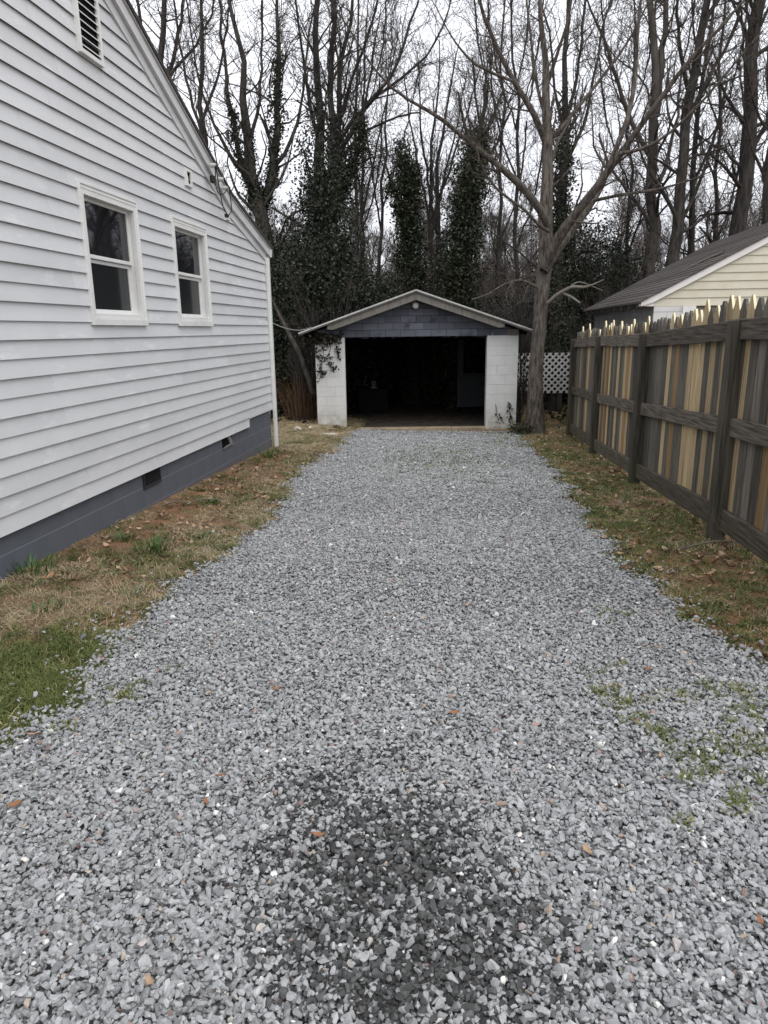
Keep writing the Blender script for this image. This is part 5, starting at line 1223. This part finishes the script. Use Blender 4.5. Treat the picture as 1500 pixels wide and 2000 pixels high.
V, Q = tubes([(P, R), (P1, R1)], [4, 3]); from_me('stems', npmesh('stems', V, Q, m_twig, True), vn_)
allp = np.concatenate([P.reshape(-1, 3), P1.reshape(-1, 3)]); C = allp[rng.integers(0, len(allp), 330)]+rng.normal(0, .022, (330, 3))
top = np.stack([rng.uniform(LW-.12, LO-.05, 900), rng.normal(-.08, .05, 900), OT-np.abs(rng.normal(0, .09, 900))*(1.2-np.linspace(0, 1, 900))*1.3+.06], 1)
topx = (top[:, 0]-LW)/(LO-LW); top = top[rng.random(900) < np.clip(1.2-topx, .25, 1)]
C = np.concatenate([C, top]); C[:, 1] = np.minimum(C[:, 1], -.012); V, Q = quads_at(C, .055, rng); from_me('leaves', npmesh('leaves', V, Q, m_vine_leaf), vn_)
sv = tag(empty('vine_seedling', (G0.x, G0.y, G0.z), yaw), 'small leafy vine climbing the foot of the right garage pillar', 'vine')
P, R = [], []
for l in (((973, 822), (970, 805), (968, 790)), ((1003, 830), (998, 812), (993, 803), (994, 790)), ((985, 828), (978, 815), (975, 808)), ((968, 822), (978, 828))):
    p_, q_ = resample([gf(*q, -.03) for q in l], [.007]*len(l), 7, .008); P.append(p_); R.append(q_)
P, R = np.stack(P), np.stack(R); V, Q = tubes([(P, R)], [4]); from_me('stems', npmesh('stems', V, Q, m_twig, True), sv)
C = np.concatenate([P[1][rng.integers(2, 7, 14)]+rng.normal(0, .03, (14, 3)), P[2][rng.integers(2, 7, 5)]+rng.normal(0, .03, (5, 3))]); C[:, 1] = -.04
V, Q = quads_at(C, .07, rng); from_me('leaves', npmesh('leaves', V, Q, m_ivy), sv)
# weeds round the foot of the main tree
fb = bush('low weeds and fallen sticks round the foot of the main tree', (bt[0]-.25, bt[1]-.15), .32, .25, .3, 500, m_ivy, .045, 'weed_clump', 'weeds', 20, None, 6, .08)
bush('low leafless weeds beside the right garage pillar', (bt[0]-.40, bt[1]+.2), .18, .2, .25, 200, m_vine_leaf, .045, 'weed_clump', 'weeds', 20, None, 8, .08)
bush('small green weed at the foot of the left garage pillar', tuple(ong(655, 838)[:2]), .16, .1, .1, 160, m_ivy, .035, 'weed_clump', 'weeds', 20, None, 4, .04)
# sticks under the fence and at the house
for px, py, L_, rz, lab in ((1392, 1072, .55, .3, 'pale dead stem curling at the foot of the near fence post'), (1215, 985, .35, 1.2, 'small twig under the fence between the middle posts'), (395, 985, .35, .35, 'bleached stick lying on the leaves by the foundation'), (415, 945, .4, 1.9, 'thin reddish stick leaning towards the foundation'), (345, 990, .3, .2, 'short tan stick by the foundation')):
    g = ong(px, py); d = np.array([math.cos(rz), math.sin(rz), 0])*L_/2
    tag(spline_obj('stick', [g-d+[0, 0, .02], g+[.02, .03, .06], g+d+[0, 0, .03]], [.006, .008, .004], m_deadlimb, None, 5), lab, 'stick')
# dry grass sprays at the near post foot
g = ong(1440, 1075); r_ = tag(empty('dry_grass_tuft', g), 'wispy dry grass tuft beside the near fence post', 'grass tuft')
from_me('leaves', blades(26, .34, .005, .12, 33, m_straw_stem, .7), r_)

# ------------------------------------------------------------------ distant woods: many bare trees as one mass
def far_tree(seed):
    global rng
    keep = rng; rng = np.random.default_rng(seed); h_ = 11+seed % 4
    P, R = resample([np.zeros(3), np.array([.3, .1, h_*.5]), np.array([.1, .3, h_])], [.17, .11, .02], 10, .12)
    P0, R0 = P[None], R[None]; P1, R1 = spawn(P0, R0, np.array([26]), 4.2, .7, 7, .16, .12, .5, .018, .15); P2, R2 = spawn(P1, R1, np.full(len(P1), 9), 1.8, .7, 5, .12, .16, .5, .013); P3, R3 = spawn(P2, R2, np.full(len(P2), 6), .8, .7, 4, .1, .2, .6, .011)
    V, Q = tubes([(P0, R0), (P1, R1), (P2, R2), (P3, R3)], [6, 3, 3, 3]); rng = keep
    return npmesh('far_tree', V, Q, m_fartwig)
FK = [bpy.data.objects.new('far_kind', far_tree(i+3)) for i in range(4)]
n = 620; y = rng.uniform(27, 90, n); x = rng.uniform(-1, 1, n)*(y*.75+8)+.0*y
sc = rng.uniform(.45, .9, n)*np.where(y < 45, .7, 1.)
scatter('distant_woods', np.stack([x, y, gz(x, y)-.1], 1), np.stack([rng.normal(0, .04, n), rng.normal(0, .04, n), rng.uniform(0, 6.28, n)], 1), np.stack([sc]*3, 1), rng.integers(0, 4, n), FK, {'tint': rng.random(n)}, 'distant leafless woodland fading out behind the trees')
def low_brush(seed):
    global rng
    keep = rng; rng = np.random.default_rng(seed)
    P, R = [], []
    for i in range(14):
        a = rng.uniform(0, 6.28); e = np.array([math.cos(a)*.9, math.sin(a)*.9, rng.uniform(1.4, 3)]); p_, q_ = resample([np.zeros(3), e*[.4, .4, .5], e], [.02, .015, .007], 6, .06); P.append(p_); R.append(q_)
    P, R = np.stack(P), np.stack(R); P1, R1 = spawn(P, R, np.full(14, 10), .9, .7, 5, .1, .2, .6, .008); P2, R2 = spawn(P1, R1, np.full(len(P1), 5), .45, .7, 3, .1, .2, .7, .008)
    V, Q = tubes([(P, R), (P1, R1), (P2, R2)], [3, 3, 3]); rng = keep; return npmesh('brush', V, Q, m_fartwig)
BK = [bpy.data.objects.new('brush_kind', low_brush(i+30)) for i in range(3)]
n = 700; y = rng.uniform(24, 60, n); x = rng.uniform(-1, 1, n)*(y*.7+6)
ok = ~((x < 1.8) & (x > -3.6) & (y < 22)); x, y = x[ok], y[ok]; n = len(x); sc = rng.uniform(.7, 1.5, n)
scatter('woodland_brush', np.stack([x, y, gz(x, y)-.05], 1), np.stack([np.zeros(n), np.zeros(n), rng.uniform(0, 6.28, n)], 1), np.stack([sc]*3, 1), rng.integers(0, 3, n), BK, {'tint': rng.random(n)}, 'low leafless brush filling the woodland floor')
